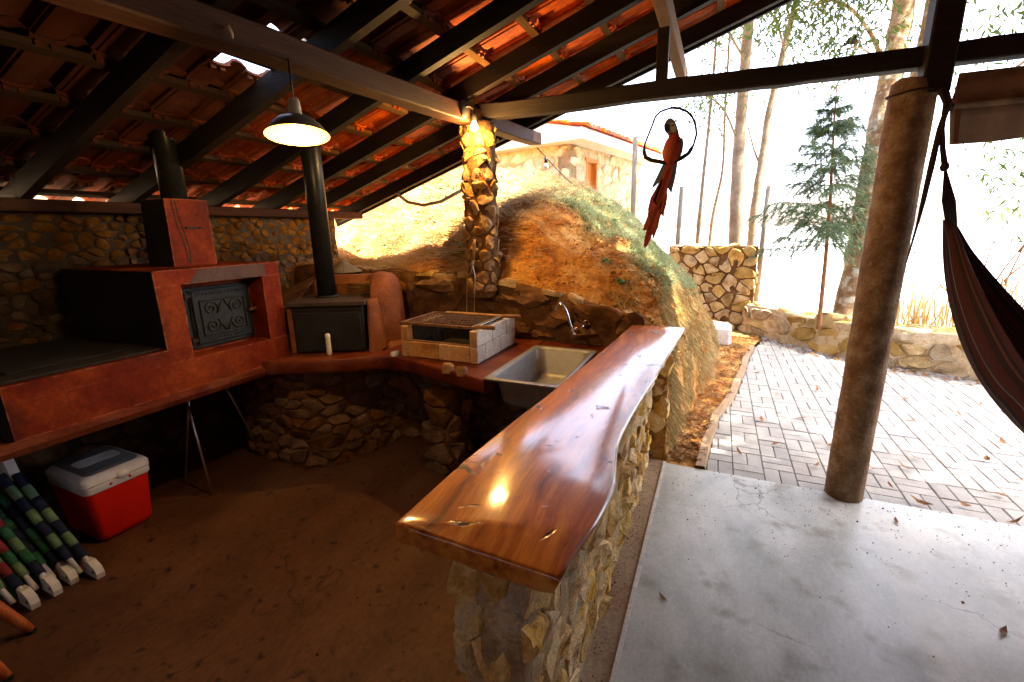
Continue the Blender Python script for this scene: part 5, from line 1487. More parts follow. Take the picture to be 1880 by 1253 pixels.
mb = MB(); ell(mb, (mq(87, 98)[0], MY, mq(87, 98)[1]), (.060, .034, .098), .12); add('breast', mb, 'mac_red', mw, smooth=True)
mb = MB(); ell(mb, (mq(82, 57)[0], MY, mq(82, 57)[1]), (.034, .013, .043), -.3); add('head_round', mb, 'mac_blue', mw, smooth=True)
flat('head', [mq(*p) for p in [(69, 53), (72, 47), (77, 42), (83, 43), (88, 48), (92, 57), (95, 66), (88, 68), (80, 68), (74, 67), (71, 61)]], 'mac_blue', MY - .014, MY + .014, mw)
flat('face', [mq(*p) for p in [(82, 50), (87, 52), (91, 60), (92, 67), (85, 68), (81, 60)]], 'mac_white', MY - .016, MY + .016, mw)
flat('beak', [mq(*p) for p in [(69, 54), (73, 51), (79, 54), (80, 61), (76, 67), (73, 66), (70, 61)]], 'iron_dark', MY - .016, MY + .016, mw)
for s_ in (-1, 1):
    mb = MB(); ell(mb, (mq(85, 56)[0], MY + s_ * .017, mq(85, 56)[1]), (.006, .003, .006), 0, 6, 8); add('eye', mb, 'black', mw, smooth=True)
for (a_, b_, c_) in (((80, 128), (60, 190), (66, 200)), ((72, 150), (50, 215), (55, 224)), ((82, 165), (72, 205), (77, 212)), ((64, 190), (46, 240), (51, 250)), ((74, 185), (62, 240), (67, 246))):
    d_ = Vector((b_[0] - a_[0], b_[1] - a_[1])).normalized(); n2 = Vector((-d_.y, d_.x)) * 4
    flat('feather', [mq(*p) for p in ((a_[0] - n2.x * .4, a_[1] - n2.y * .4), (a_[0] + n2.x * .6, a_[1] + n2.y * .6), (b_[0] + n2.x, b_[1] + n2.y), c_, (b_[0] - n2.x * .8, b_[1] - n2.y * .8))], 'mac_feather', MY - .0125, MY - .008, mw)
flat('wing', [mq(*p) for p in [(99, 78), (105, 79), (107, 88), (106, 100), (103, 110), (98, 112), (99, 98)]], 'mac_blue', MY - .013, MY + .013, mw)
flat('wing', [mq(*p) for p in [(70, 123), (66, 132), (60, 145), (54, 158), (52, 166), (60, 160), (68, 152), (76, 138), (80, 124)]], 'mac_blue', MY - .008, MY + .012, mw)
flat('wing', [mq(*p) for p in [(84, 124), (98, 120), (97, 138), (95, 152), (92, 166), (90, 178), (87, 172), (82, 165), (80, 150)]], 'mac_blue', MY - .006, MY + .014, mw)
tail = [(76, 124), (88, 124), (90, 136), (87, 150), (83, 164), (82, 172), (83, 182), (82, 196), (79, 208), (78, 220), (73, 214), (70, 226), (68, 240), (62, 258), (60, 262), (58, 252), (55, 262), (50, 274), (44, 280), (42, 274), (43, 262), (46, 244), (39, 245), (41, 234), (46, 220), (49, 206), (53, 202), (46, 209), (48, 196), (51, 182), (60, 166), (68, 150), (73, 136)]
flat('tail', [mq(*p) for p in tail], 'mac_red', MY - .009, MY + .007, mw)

# ---- hammock
hm = thing('hammock', (.9, -.05, 1.9), 'dark maroon striped hammock slung from the round pillar', 'hammock')
HP = [Vector(p) for p in ((.895, -.06, 1.735), (.932, -.08, 1.515), (.988, -.12, 1.29), (1.066, -.18, 1.072), (1.165, -.26, .883), (1.29, -.36, .73), (1.46, -.54, .60), (1.60, -.82, .54), (1.66, -1.2, .56), (1.70, -1.6, .72), (1.72, -1.9, 1.0))]
def spline(P, m):
    out = []
    for i in range(len(P) - 1):
        p0, p1, p2, p3 = P[max(i - 1, 0)], P[i], P[i + 1], P[min(i + 2, len(P) - 1)]
        for k in range(m):
            f = k / m; out.append(p1 + .5 * f * (p2 - p0 + f * (2 * p0 - 5 * p1 + 4 * p2 - p3 + f * (3 * (p1 - p2) + p3 - p0))))
    out.append(P[-1]); return out
hs = spline(HP, 8); mb = MB(); nc = 56; NL = len(hs)
for k, p in enumerate(hs):
    t = k / (NL - 1); d = (hs[min(k + 1, NL - 1)] - hs[max(k - 1, 0)]).normalized()
    side = d.cross(Vector((0, 0, 1))).normalized(); upv = side.cross(d).normalized()
    wd = .032 + .30 * math.sin(PI * min(t, .5)) ** 1.35; th = .022 + .05 * math.sin(PI * t)
    for i in range(nc):
        a = i / (nc - 1); x = (a - .5) * 2 * wd
        fold = math.sin(a * 40 + nz((a * 9, 0, 0), 1) * 3) * (.55 + .3 * nz((a * 6, t * 2, 0), 1)) * th * (1 - .35 * t)
        sag = (abs(a - .5) * 2) ** 2 * .24 * math.sin(PI * t) + fold
        q = p + side * x + upv * (sag - .02); mb.v.append(tuple(q))
for k in range(NL - 1):
    for i in range(nc - 1): a = k * nc + i; mb.f.append((a, a + 1, a + nc + 1, a + nc))
me = mb.mesh('fabric', M['hammock'], True)
uv = me.uv_layers.new(name='UVMap')
for poly_ in me.polygons:
    for li in poly_.loop_indices:
        vi = me.loops[li].vertex_index; uv.data[li].uv = ((vi % nc) / (nc - 1), (vi // nc) / (NL - 1))
o = add('fabric', me, None, hm)
md = o.modifiers.new('thick', 'SOLIDIFY'); md.thickness = .004
kn = Vector((.806, -.10, 2.0))
for k in range(9):
    a = k / 8; e = HP[0] + Vector(((a - .5) * .05 + .004, (a - .5) * .03, -.05)); m_ = kn.lerp(e, .55) + Vector(((a - .5) * .03, 0, 0))
    add('cord', MB().tube([tuple(kn), tuple(m_), tuple(e)], .0035, 6), 'rope', hm, smooth=True)
add('rope', MB().tube([(.73, -.09, 2.37), (.762, -.10, 2.30), (.765, -.105, 2.18), (.785, -.10, 2.08), (.806, -.10, 2.0)], [.011, .012, .011, .012, .014], 10), 'rope', hm, smooth=True)
mb = MB(); ell(mb, (.806, -.10, 1.995), (.02, .02, .024)); add('knot', mb, 'rope', hm, smooth=True)
add('loose_end', MB().tube([(.755, -.085, 2.37), (.775, -.10, 2.30), (.757, -.10, 2.18), (.752, -.10, 2.02), (.745, -.10, 1.83), (.741, -.095, 1.72), (.728, -.105, 1.60), (.72, -.105, 1.50)], [.013, .014, .013, .015, .012, .007, .005, .003], 8), 'rope', hm, smooth=True)
add('loop', MB().tube([(PX + .108 * math.cos(a), PY + .108 * math.sin(a), 2.375 + .004 * math.sin(3 * a)) for a in [k * PI / 16 for k in range(33)]], .006, 8), 'rope', hm, smooth=True)
# ---- rolled canvas awning right of the pillar
aw = thing('canvas_awning', (1.6, .12, 2.4), 'beige canvas blind with brown border hanging under the tie beam right of the pillar', 'awning')
mb = MB(); nx3 = 24
prof = [(.10, 2.475), (.105, 2.43), (.115, 2.385), (.135, 2.355), (.15, 2.33), (.142, 2.305), (.12, 2.30)]
xs = [lerp(.855, 1.78, k / nx3) for k in range(nx3 + 1)]
for (y, z) in prof:
    for x in xs: mb.v.append((x, y + .006 * nz((x, z, 0), 3), z + .006 * nz((x, y, 1), 2)))
for r in range(len(prof) - 1):
    for i in range(nx3): a = r * (nx3 + 1) + i; mb.f.append((a, a + 1, a + nx3 + 2, a + nx3 + 1))
o = add('upper_flap', mb, 'canvas_brown', aw, smooth=True); o.modifiers.new('t', 'SOLIDIFY').thickness = .004
mb = MB()
prof = [(.125, 2.305), (.118, 2.26), (.112, 2.21), (.106, 2.16), (.10, 2.125)]
for (y, z) in prof:
    for k, x in enumerate(xs):
        t = k / nx3; lift = .18 * max(0, (x - 1.02)) ** 1.5 if x < 2.2 else .23
        mb.v.append((x + (2.305 - z) * .10 if k == 0 else x, y + .008 * nz((x, z, 0), 2.5), lerp(2.305, z + (lift if z < 2.2 else lift * .5), 1)))
for r in range(len(prof) - 1):
    for i in range(nx3): a = r * (nx3 + 1) + i; mb.f.append((a, a + 1, a + nx3 + 2, a + nx3 + 1))
o = add('lower_flap', mb, 'canvas', aw, smooth=True); o.modifiers.new('t', 'SOLIDIFY').thickness = .004
mb = MB(); mb.v = [(.868, .102, 2.302), (.893, .102, 2.302), (.902, .086, 2.128), (.88, .086, 2.127)]; mb.f = [(0, 1, 2, 3)]
o = add('border', mb, 'canvas_brown', aw); o.modifiers.new('t', 'SOLIDIFY').thickness = .003
add('pole', MB().tube([(.84, .122, 2.318), (1.78, .122, 2.318)], .016, 12), 'palewood', aw, smooth=True)
add('pole_end', MB().tube([(.832, .122, 2.318), (.862, .122, 2.318)], .019, 12), 'black', aw, smooth=True)
# ---- string light from beam end to the house
sl = thing('string_light', (-1.94, 1.2, 2.5), 'thin black cable with one bulb stretched from the beam end to the stone house', 'string light')
sp0, sp1 = Vector((-1.93, 1.2, 2.50)), Vector((-1.75, 5.2, 2.35))
add('cable', MB().tube([tuple(sp0.lerp(sp1, k / 14) - Vector((0, 0, .30 * math.sin(PI * k / 14)))) for k in range(15)], .005, 6), 'black', sl, smooth=True)
q = sp0.lerp(sp1, .055) - Vector((0, 0, .055))
add('socket', MB().tube([tuple(q), tuple(q - Vector((0, 0, .05)))], .017, 10), 'black', sl, smooth=True)
mb = MB(); ell(mb, tuple(q - Vector((0, 0, .085))), (.026, .026, .036)); add('bulb', mb, 'bulb_off', sl, smooth=True)

# ================================================================== OUTSIDE
# ---- dry-stone walls round the paving
lw = thing('boundary_wall', (1.5, 3.8, 0), 'low wall of big ochre fieldstones along the far edge of the paving', 'wall')
wl_len = [0]
for (a, b), (c, d) in zip(LW, LW[1:]): wl_len.append(wl_len[-1] + math.hypot(c - a, d - b))
def lw_at(s):
    s = max(0, min(wl_len[-1] - 1e-5, s))
    for k in range(len(LW) - 1):
        if s <= wl_len[k + 1]:
            t = (s - wl_len[k]) / (wl_len[k + 1] - wl_len[k]); p = Vector(LW[k]).lerp(Vector(LW[k + 1]), t)
            ds = []
            for kk in (k, min(k + 1, len(LW) - 2)): ds.append((Vector(LW[kk + 1]) - Vector(LW[kk])).normalized())
            d0 = (ds[0] * (1 - t) + ds[1] * t).normalized(); return p, Vector((d0.y, -d0.x))
def lw_h(s): return .46 + .04 * nz((s, 0, 0), 1.2)
def lw_fn(u, v, d):
    p, nn = lw_at(u); return Vector((p.x + nn.x * d, p.y + nn.y * d, v))
def lw_cap(u, v, d):
    p, nn = lw_at(u); return Vector((p.x - nn.x * v, p.y - nn.y * v, lw_h(u) - .012 + d))
core = MB(); ns = 60
for (off, zf) in ((0, -.05), (0, .3), (.0, .97), (-.03, 1.0), (-.27, 1.0), (-.3, .0)):
    for i in range(ns + 1):
        s = wl_len[-1] * i / ns; p, nn = lw_at(s); z = zf * lw_h(s) if zf > 0 else zf
        core.v.append((p.x + nn.x * (off + .006 * nz((s, zf, 0), 5)), p.y + nn.y * off, z))
for r in range(5):
    for i in range(ns): a = r * (ns + 1) + i; core.f.append((a, a + 1, a + ns + 2, a + ns + 1))
add('mortar', core, 'mortar_pale', lw, smooth=True)
stones(lw, lw_fn, (0, wl_len[-1], -.02, .44), .26, .165, .045, .008, 'stone_grey', n=12, rings=4, rough=.016, seed=51, limit=120, jit=.40)
stones(lw, lw_cap, (0, wl_len[-1], .0, .28), .26, .28, .035, .014, 'stone_grey', n=10, rings=3, rough=.014, seed=52, limit=60, name='cap_stone')
tw = thing('tall_stone_wall', (-.3, 5.1, 0), 'tall pale stone wall stub at the far left corner of the paving', 'wall')
core = MB().box((-1.0, 5.13, -.1), (.36, 5.36, 1.40)); add('mortar', core, 'mortar_red', tw)
stones(tw, planar((0, 5.128, 0), (1, 0, 0), (0, -1, 0)), (-1.0, .37, .0, 1.40), .21, .15, .042, .008, 'stone_grey', n=12, rings=4, rough=.016, seed=55, limit=120, jit=.44)
stones(tw, planar((.362, 0, 0), (0, 1, 0), (1, 0, 0)), (5.12, 5.36, .3, 1.40), .24, .16, .03, .014, 'stone_grey', n=10, rings=3, seed=56, limit=20)
stones(tw, lambda u, v, d: Vector((u, v, 1.395 + d)), (-1.0, .37, 5.10, 5.36), .22, .25, .04, .014, 'stone_grey', n=10, rings=3, seed=57, limit=20, name='cap_stone')
# white plastered step beside the bank
mb = MB().cbox((-.35, 3.95, -.02), (.06, 4.45, .28), .05)
mb.v = [tuple(Vector(v) + noise.noise_vector(Vector(v) * 5) * .03) for v in mb.v]
tag(add('plaster_step', mb, 'plaster'), 'pale plastered block at the far foot of the bank', 'step')

# ---- stone house on the hill
ha = Vector((.217, .976, 0)).normalized(); hb_ = Vector((-.976, .217, 0))
hc = Vector((-2.80, 5.12, 1.78))
hs_ = thing('stone_house', tuple(hc), 'sunlit stone house with orange door and tiled eave on top of the bank', 'house')
def hl(a, b, z): return hc + ha * a + hb_ * b + Vector((0, 0, z))
def hbox(a0, a1, b0, b1, z0, z1):
    mb = MB(); t = MB().box((a0, b0, z0), (a1, b1, z1)); mb.v = [tuple(hl(*p)) for p in t.v]; mb.f = t.f; return mb
add('wall', hbox(.0, .62, .0, .25, -.3, 1.42), 'mortar_pale', hs_)
add('wall', hbox(1.10, 3.4, .0, .25, -.3, 1.42), 'mortar_pale', hs_)
add('wall', hbox(.0, .25, .0, 4.5, -.3, 1.42), 'mortar_pale', hs_)
add('wall', hbox(.60, 1.12, .004, .246, 1.20, 1.42), 'mortar_pale', hs_)
dm = lambda u, v, d: hl(u, -d, v)
stones(hs_, dm, (0.0, .62, .0, 1.42), .25, .17, .03, .012, 'stone_house', n=10, rings=3, seed=61, limit=60)
stones(hs_, dm, (1.10, 3.4, .0, 1.42), .30, .19, .03, .012, 'stone_house', n=10, rings=3, seed=62, limit=90)
stones(hs_, lambda u, v, d: hl(-d, u, v), (0.0, 3.2, .0, 1.42), .32, .2, .03, .012, 'stone_house', n=10, rings=3, seed=63, limit=120)
add('door', hbox(.64, 1.08, .10, .16, -.1, 1.20), 'doorwood', hs_)
dro = [c for c in hs_.children if c.name.startswith('door')][0]
for k in range(5): add('plank', hbox(.645 + k * .088, .645 + k * .088 + .082, .085, .10, -.1, 1.19), 'doorwood', dro)
add('door_frame', hbox(.62, .665, -.01, .2, -.1, 1.2), 'doorwood', hs_)
add('door_frame', hbox(1.055, 1.10, -.01, .2, -.1, 1.2), 'doorwood', hs_)
add('lintel', hbox(.58, 1.14, -.02, .2, 1.201, 1.255), 'doorwood', hs_)
add('fascia', hbox(-.30, 3.7, -.42, -.38, 1.42, 1.60), 'fascia', hs_)
add('fascia', hbox(-.34, -.30, -.42, 4.8, 1.42, 1.60), 'fascia', hs_)
add('soffit', hbox(-.30, 3.7, -.38, 4.8, 1.425, 1.44), 'fascia', hs_)
# tiled roof edge: rows of half-round tiles running up from the eave
for k in range(19):
    mb = MB(); a_ = -.30 + k * .21
    for r in range(8):
        b0 = -.46 + r * .40; z0 = 1.62 + r * .085
        for j in range(9):
            w_ = PI * j / 8; mb.v.append(tuple(hl(a_ + .105 - .095 * math.cos(w_), b0, z0 + .075 * math.sin(w_))))
        for j in range(9):
            w_ = PI * j / 8; mb.v.append(tuple(hl(a_ + .105 - .08 * math.cos(w_), b0 + .44, z0 + .085 + .06 * math.sin(w_))))
        i0 = len(mb.v) - 18
        for j in range(8): mb.f.append((i0 + j, i0 + j + 1, i0 + 10 + j, i0 + 9 + j))
        mb.f.append(tuple(i0 + j for j in range(9)))
    add('tile_row', mb, 'tile', hs_, fix=False)
mb = MB(); mb.v = [tuple(hl(*p)) for p in ((-.34, -.44, 1.605), (3.72, -.44, 1.605), (3.72, 2.9, 2.33), (-.34, 2.9, 2.33))]; mb.f = [(0, 1, 2, 3)]
add('roof_deck', mb, 'tile', hs_)
mb = MB(); mb.v = [tuple(hl(*p)) for p in ((-.30, -.40, 1.601), (-.30, 2.9, 1.601), (-.30, 2.9, 2.33))]; mb.f = [(0, 1, 2)]
add('gable', mb, 'fascia', hs_)
add('veranda_post', MB().tube([(-1.72, 5.6, 1.3), (-1.74, 5.62, 3.30)], .045, 10), 'post', hs_, smooth=True)

# ---- trees
def crown(name, parent, centers, nleaf, L, w, mat, droop, seed, cl=.22):
    r = random.Random(seed); mb = MB()
    for (c, rad) in centers:
        c = Vector(c); k = int(nleaf * rad ** 1.6)
        tw_ = max(4, k // 12)
        for _ in range(tw_):
            v = Vector((r.gauss(0, 1), r.gauss(0, 1), r.gauss(0, .75))); v = v.normalized() * rad * r.random() ** .45
            q = c + v
            for _ in range(12):
                p = q + Vector((r.gauss(0, cl), r.gauss(0, cl), r.gauss(0, cl * .8)))
                d = Vector((r.uniform(-1, 1), r.uniform(-1, 1), r.uniform(-1, .6) - droop)).normalized()
                n_ = Vector((r.uniform(-1, 1), r.uniform(-1, 1), r.uniform(-.2, 1))).normalized()
                sd = d.cross(n_); sd = sd.normalized() if sd.length > .01 else Vector((1, 0, 0))
                l_ = L * r.uniform(.6, 1.3); ww = w * r.uniform(.7, 1.2); i = len(mb.v)
                mb.v += [tuple(p), tuple(p + d * l_ * .45 + sd * ww), tuple(p + d * l_ + Vector((0, 0, -droop * l_ * .2))), tuple(p + d * l_ * .45 - sd * ww)]
                mb.f.append((i, i + 1, i + 2, i + 3))
    return add(name, mb, mat, parent, fix=False)
def trunk(mb, pts, r0, r1, n=12, seed=0):
    P = spline([Vector(p) for p in pts], 5); m = len(P)
    i0 = len(mb.v); mb.tube([tuple(p) for p in P], [lerp(r0, r1, k / (m - 1)) for k in range(m)], n)
    for k in range(i0, len(mb.v)):
        v = Vector(mb.v[k]); v += noise.noise_vector(v * 4) * r0 * .16; mb.v[k] = tuple(v)
def tree(name, label, base, trunks, limbs, crowns, bark, nleaf, leaf=('leaf', .10, .011, .5), seed=1):
    t = thing(name, base, label, 'tree')
    for k, (pts, r0, r1) in enumerate(trunks):
        mb = MB(); trunk(mb, pts, r0, r1); tr = add('trunk', mb, bark, t, smooth=True)
    for (pts, r0, r1) in limbs:
        mb = MB(); trunk(mb, pts, r0, r1, 7); add('limb', mb, bark, t, smooth=True)
    if crowns:
        lo = [c for c in crowns if c[0][2] < 5.8]; hi = [c for c in crowns if c[0][2] >= 5.8]
        if lo: crown('crown', t, lo, nleaf * 1.25, leaf[1] * 1.15, leaf[2] * 1.25, leaf[0], leaf[3], seed)
        if hi: crown('crown', t, hi, nleaf * 1.5, .18, .038, leaf[0], leaf[3], seed + 50, .30)
    return t
# big leaning lichen-covered tree by the wall
tree('leaning_tree', 'thick leaning tree with lichen-speckled bark rooted behind the low wall, left of the pillar', (1.47, 4.2, .35),
     [([(1.44, 4.18, .25), (1.50, 4.30, .95), (1.57, 4.55, 1.9), (1.64, 4.85, 2.9), (1.76, 5.2, 3.95), (1.84, 5.5, 4.9), (2.0, 5.9, 6.6), (2.1, 6.3, 8.2)], .165, .11),
      ([(1.62, 4.40, .9), (1.78, 4.6, 1.7), (1.93, 4.9, 2.9), (2.08, 5.2, 4.0), (2.2, 5.5, 5.2), (2.5, 5.9, 7.2)], .13, .08)],
     [([(1.73, 5.15, 3.55), (1.4, 4.9, 4.15), (.95, 4.6, 4.5), (.55, 4.4, 4.45)], .035, .008), ([(1.85, 5.5, 4.7), (1.3, 5.2, 5.3), (.7, 5.0, 5.6)], .04, .01),
      ([(1.75, 5.2, 3.9), (1.35, 5.3, 3.75), (1.0, 5.3, 3.6)], .018, .006), ([(1.3, 4.85, 4.2), (1.15, 4.7, 3.8), (1.05, 4.6, 3.45)], .012, .004),
      ([(2.0, 5.9, 6.5), (1.4, 4.6, 7.2), (.9, 3.2, 7.4)], .06, .02), ([(2.1, 5.3, 4.3), (2.5, 4.4, 5.4), (2.8, 3.6, 6.0)], .05, .015), ([(1.2, 4.0, 7.3), (.2, 1.8, 7.1), (-.8, -.5, 6.9)], .035, .01)],  # last limb is unseen, added to carry leaves above the roof gap
     [((1.0, 4.7, 4.6), .6), ((.55, 4.6, 4.35), .55), ((.2, 4.6, 4.6), .5), ((.75, 4.4, 4.9), .6), ((1.25, 4.6, 4.9), .5), ((.8, 5.0, 5.3), .7), ((1.3, 4.9, 4.05), .38), ((.95, 5.1, 3.95), .32), ((1.5, 4.4, 6.8), 1.1), ((.9, 3.1, 7.4), 1.1), ((2.7, 3.7, 6.2), 1.0), ((2.0, 5.2, 8.0), 1.3), ((0.2, 4.2, 7.6), 1.0), ((1.5, 2.6, 6.4), 1.0), ((-.75, -.54, 7.0), .8), ((-.55, -.4, 7.9), .9), ((-.95, -.65, 6.4), .65), ((-.7, -.5, 7.4), .8), ((.2, 1.6, 7.2), .9), ((1.1, 3.9, 6.6), 1.0)], 'bark', 1100, seed=3)  # clusters over the roof are unseen, added to block sun through the tile gap
tree('twin_tree', 'tall straight greyish tree, thickest of the trunks behind the tall stone wall', (.1, 6.1, .3),
     [([(.10, 6.05, .2), (.02, 6.2, 1.9), (-.03, 6.4, 2.9), (-.05, 6.7, 4.1), (-.06, 7.0, 5.4), (-.05, 7.3, 7.5), (0, 7.6, 9.5)], .12, .07)],
     [([(-.02, 6.5, 3.1), (-.35, 6.3, 3.75), (-.7, 6.2, 4.0)], .025, .007), ([(-.05, 6.8, 4.6), (-.5, 6.6, 5.2), (-.9, 6.5, 5.4)], .025, .007)],
     [((-.6, 6.2, 3.9), .35), ((-.8, 6.5, 5.3), .5), ((-.1, 6.2, 8.4), 1.4), ((-.6, 5.2, 7.6), 1.0)], 'bark_grey', 900, seed=4)
tree('forked_tree', 'slender grey tree with a low forking limb, standing right of the thickest straight trunk', (.34, 6.3, .3),
     [([(.33, 6.3, .2), (.31, 6.4, 1.8), (.36, 6.6, 2.9), (.42, 6.8, 3.8), (.62, 7.1, 5.2), (.8, 7.3, 6.4), (.9, 7.6, 8.2)], .075, .04)],
     [([(.36, 6.6, 2.75), (.22, 6.75, 3.1), (.10, 6.9, 3.5)], .025, .015), ([(.55, 7.0, 4.8), (.35, 6.9, 5.3), (.3, 6.8, 5.6)], .02, .008)],
     [((.9, 6.6, 7.6), 1.2), ((.5, 6.8, 6.3), .6)], 'bark_grey', 800, seed=5)
for k, (bx_, by_, lab) in enumerate(((-.62, 6.6, 'thin pale sapling trunk seen just right of the hanging macaw'), (-.42, 7.0, 'second thin sapling right of the macaw, slightly bent'))):
    tree('sapling', lab, (bx_, by_, .3), [([(bx_, by_, .2), (bx_ + .03 * k, by_ + .1, 1.8), (bx_ + .02 + .12 * k, by_ + .1, 2.8), (bx_ + .04 + .06 * k, by_ + .2, 3.8), (bx_ + .05, by_ + .3, 5.6)], .045 - .01 * k, .02)],
         [([(bx_ + .1, by_ + .1, 3.4), (bx_ - .15, by_ + .1, 4.0)], .012, .004)], [((bx_ - .1, by_, 4.1), .45), ((bx_, by_, 5.4), .7)], 'bark_grey', 700, seed=8 + k)
tree('overhanging_tree', 'leafy tree with a slanting branch reaching in at the upper right corner', (4.4, 4.6, -.3),
     [([(4.4, 4.6, -.6), (4.3, 4.6, 1.6), (4.0, 4.5, 3.6), (3.9, 4.3, 5.4), (3.9, 4.1, 7)], .14, .07)],
     [([(4.15, 4.5, 2.9), (3.4, 4.1, 4.0), (2.75, 3.9, 3.5), (2.1, 3.9, 2.95)], .035, .010), ([(3.95, 4.4, 4.3), (3.0, 4.0, 4.6), (2.3, 3.8, 4.2)], .03, .008), ([(4.2, 4.55, 2.3), (3.4, 4.2, 2.7), (2.7, 4.0, 2.5)], .015, .004)],
     [((2.6, 3.9, 3.75), .45), ((3.2, 4.1, 4.1), .6), ((2.9, 4.1, 2.55), .40), ((3.4, 4.2, 2.9), .5), ((2.4, 3.9, 4.4), .4), ((3.5, 3.6, 6.2), 1.3), ((2.6, 2.6, 6.4), 1.1), ((3.2, 4.3, 1.9), .35), ((3.6, 2.4, 6.3), 1.1), ((2.6, 4.6, 6.6), 1.0), ((4.3, 3.4, 6.3), 1.1), ((2.1, 1.9, 6.4), .8), ((4.6, 2.2, 6.6), 1.1), ((4.8, 4.4, 6.6), 1.1), ((3.4, 1.5, 6.8), .9), ((5.3, 3.2, 6.6), 1.0)], 'bark_grey', 900, seed=12)
mbp = MB(); trunk(mbp, [(1.5, 4.95, 3.88), (1.3, 4.8, 3.97), (1.16, 4.70, 3.972), (.95, 4.6, 3.93), (.8, 4.5, 3.86)], .012, .004, 6)
add('limb', mbp, 'bark', [o for o in COL.objects if o.name.startswith('leaning_tree')][0], smooth=True)
# young conifer
cf = thing('young_conifer', (1.08, 3.9, .4), 'young conifer with drooping green boughs on a thin reddish trunk', 'tree')
mb = MB(); trunk(mb, [(1.09, 3.85, .35), (1.085, 3.95, 1.0), (1.075, 4.1, 1.8), (1.05, 4.3, 2.6), (1.03, 4.45, 3.2), (1.02, 4.5, 3.5)], .030, .006, 8); add('trunk', mb, 'bark_red', cf, smooth=True)
rr = random.Random(5)
def bough(p, d, L, n, mbN, mbB):
    d = Vector(d).normalized(); pts = []
    for k in range(n + 1):
        t = k / n; pts.append(p + d * L * t + Vector((0, 0, -.16 * L * t * t + .05 * L * t ** 3)))
    mbB.tube([tuple(q) for q in pts], [lerp(.007, .002, k / n) for k in range(n + 1)], 5)
    sd = d.cross(Vector((0, 0, 1))).normalized()
    for k in range(1, n + 1):
        for s in (-1, 1):
            if rr.random() < .15: continue
            tl_ = (.10 + L * .30 * (1 - .5 * k / n)) * rr.uniform(.6, 1.2); td = (d * .55 + sd * s * rr.uniform(.4, .9) + Vector((0, 0, rr.uniform(-1.1, .0)))).normalized()
            nn_ = int(26 + tl_ * 150)
            for m in range(nn_):
                q = pts[k] + td * tl_ * (m / nn_) + Vector((0, 0, -.25 * tl_ * (m / nn_) ** 2)); nd = (td * .6 + Vector((rr.gauss(0, .6), rr.gauss(0, .6), rr.gauss(-.15, .5)))).normalized()
                w_ = nd.orthogonal().normalized() * .0045; l_ = rr.uniform(.035, .075); i = len(mbN.v)
                mbN.v += [tuple(q - w_), tuple(q + w_), tuple(q + nd * l_)]; mbN.f.append((i, i + 1, i + 2))
bz = [(1.50, .80, 6), (1.72, .78, 7), (1.95, .74, 7), (2.2, .64, 7), (2.42, .56, 6), (2.65, .46, 6), (2.88, .36, 5), (3.08, .25, 5), (3.25, .16, 4)]
ang = .3
for (z, L, n_) in bz:
    t = (z - .35) / 3.15; p0 = Vector((lerp(1.09, 1.02, t), lerp(3.85, 4.5, t), z))
    for k in range(n_):
        ang += 2 * PI / n_ + rr.uniform(-.2, .2)
        mbN, mbB = MB(), MB(); bough(p0 + Vector((0, 0, rr.uniform(-.08, .08))), (math.cos(ang), math.sin(ang), rr.uniform(.05, .4)), L * rr.uniform(.7, 1.1), 8, mbN, mbB)
        b_ = add('bough', mbB, 'bark_red', cf, smooth=True); add('needles', mbN, 'needle', b_, fix=False)
    ang += .4
# weathered posts
for (x, y, z0, z1, lab) in ((-.95, 6.0, .4, 2.45, 'short weathered fence post behind the bank, left of the saplings'), (.43, 5.55, .3, 2.35, 'grey weathered fence post at the right end of the tall stone wall')):
    tag(add('fence_post', MB().tube([(x, y, z0), (x + .01, y, lerp(z0, z1, .5)), (x + .015, y + .02, z1)], [.045, .043, .04], 10), 'post', smooth=True), lab, 'post')
# cane clumps behind the low wall
def canes(label, cx_, cy_, n_, spread, hmin, hmax, seed, z0):
    r = random.Random(seed); t = thing('cut_cane_clump', (cx_, cy_, z0), label, 'cane clump', 'cut cane clumps behind the low wall')
    for _ in range(n_):
        x, y = cx_ + r.gauss(0, spread), cy_ + r.gauss(0, spread * .6); h = r.uniform(hmin, hmax); lx, ly = r.gauss(0, .14) * h, r.gauss(0, .14) * h
        zb = ground_z(x, y) - .02
        add('cane', MB().tube([(x, y, zb), (x + lx * .5, y + ly * .5, zb + h * .5), (x + lx, y + ly, zb + h)], [.010, .009, .008], 6), 'cane', t, smooth=True)
canes('cut dry canes sticking up behind the low wall just right of the pillar', 2.30, 4.35, 55, .22, .30, .62, 2, .4)
canes('cut dry canes behind the low wall, partly hidden by the hammock', 2.95, 4.05, 30, .14, .35, .75, 3, .3)
canes('short cut canes at the right edge behind the hammock', 3.45, 3.75, 40, .22, .22, .45, 4, .3)
for k, (a, b, lab) in enumerate((((1.95, 3.75, .50), (2.75, 3.55, .46), 'pale stick lying on the low wall behind the pillar'), ((2.35, 4.1, .95), (2.75, 3.7, .5), 'dry stick leaning against the cut canes'))):
    tag(add('stick', MB().tube([a, tuple(Vector(a).lerp(Vector(b), .5) + Vector((0, 0, .02))), b], [.012, .011, .007], 6), 'cane', smooth=True), lab, 'stick')
# flat boulder at the tree foot
mb = MB(); stone_mb([(1.05, 3.98), (1.62, 3.88), (1.68, 4.12), (1.15, 4.28)], lambda u, v, d: Vector((u, v, .40 + d)), .17, 0, 14, 4, .05, random.Random(2), mb)
tag(add('boulder', mb, 'stone_grey', smooth=True), 'flat mossy boulder at the foot of the leaning tree', 'boulder')
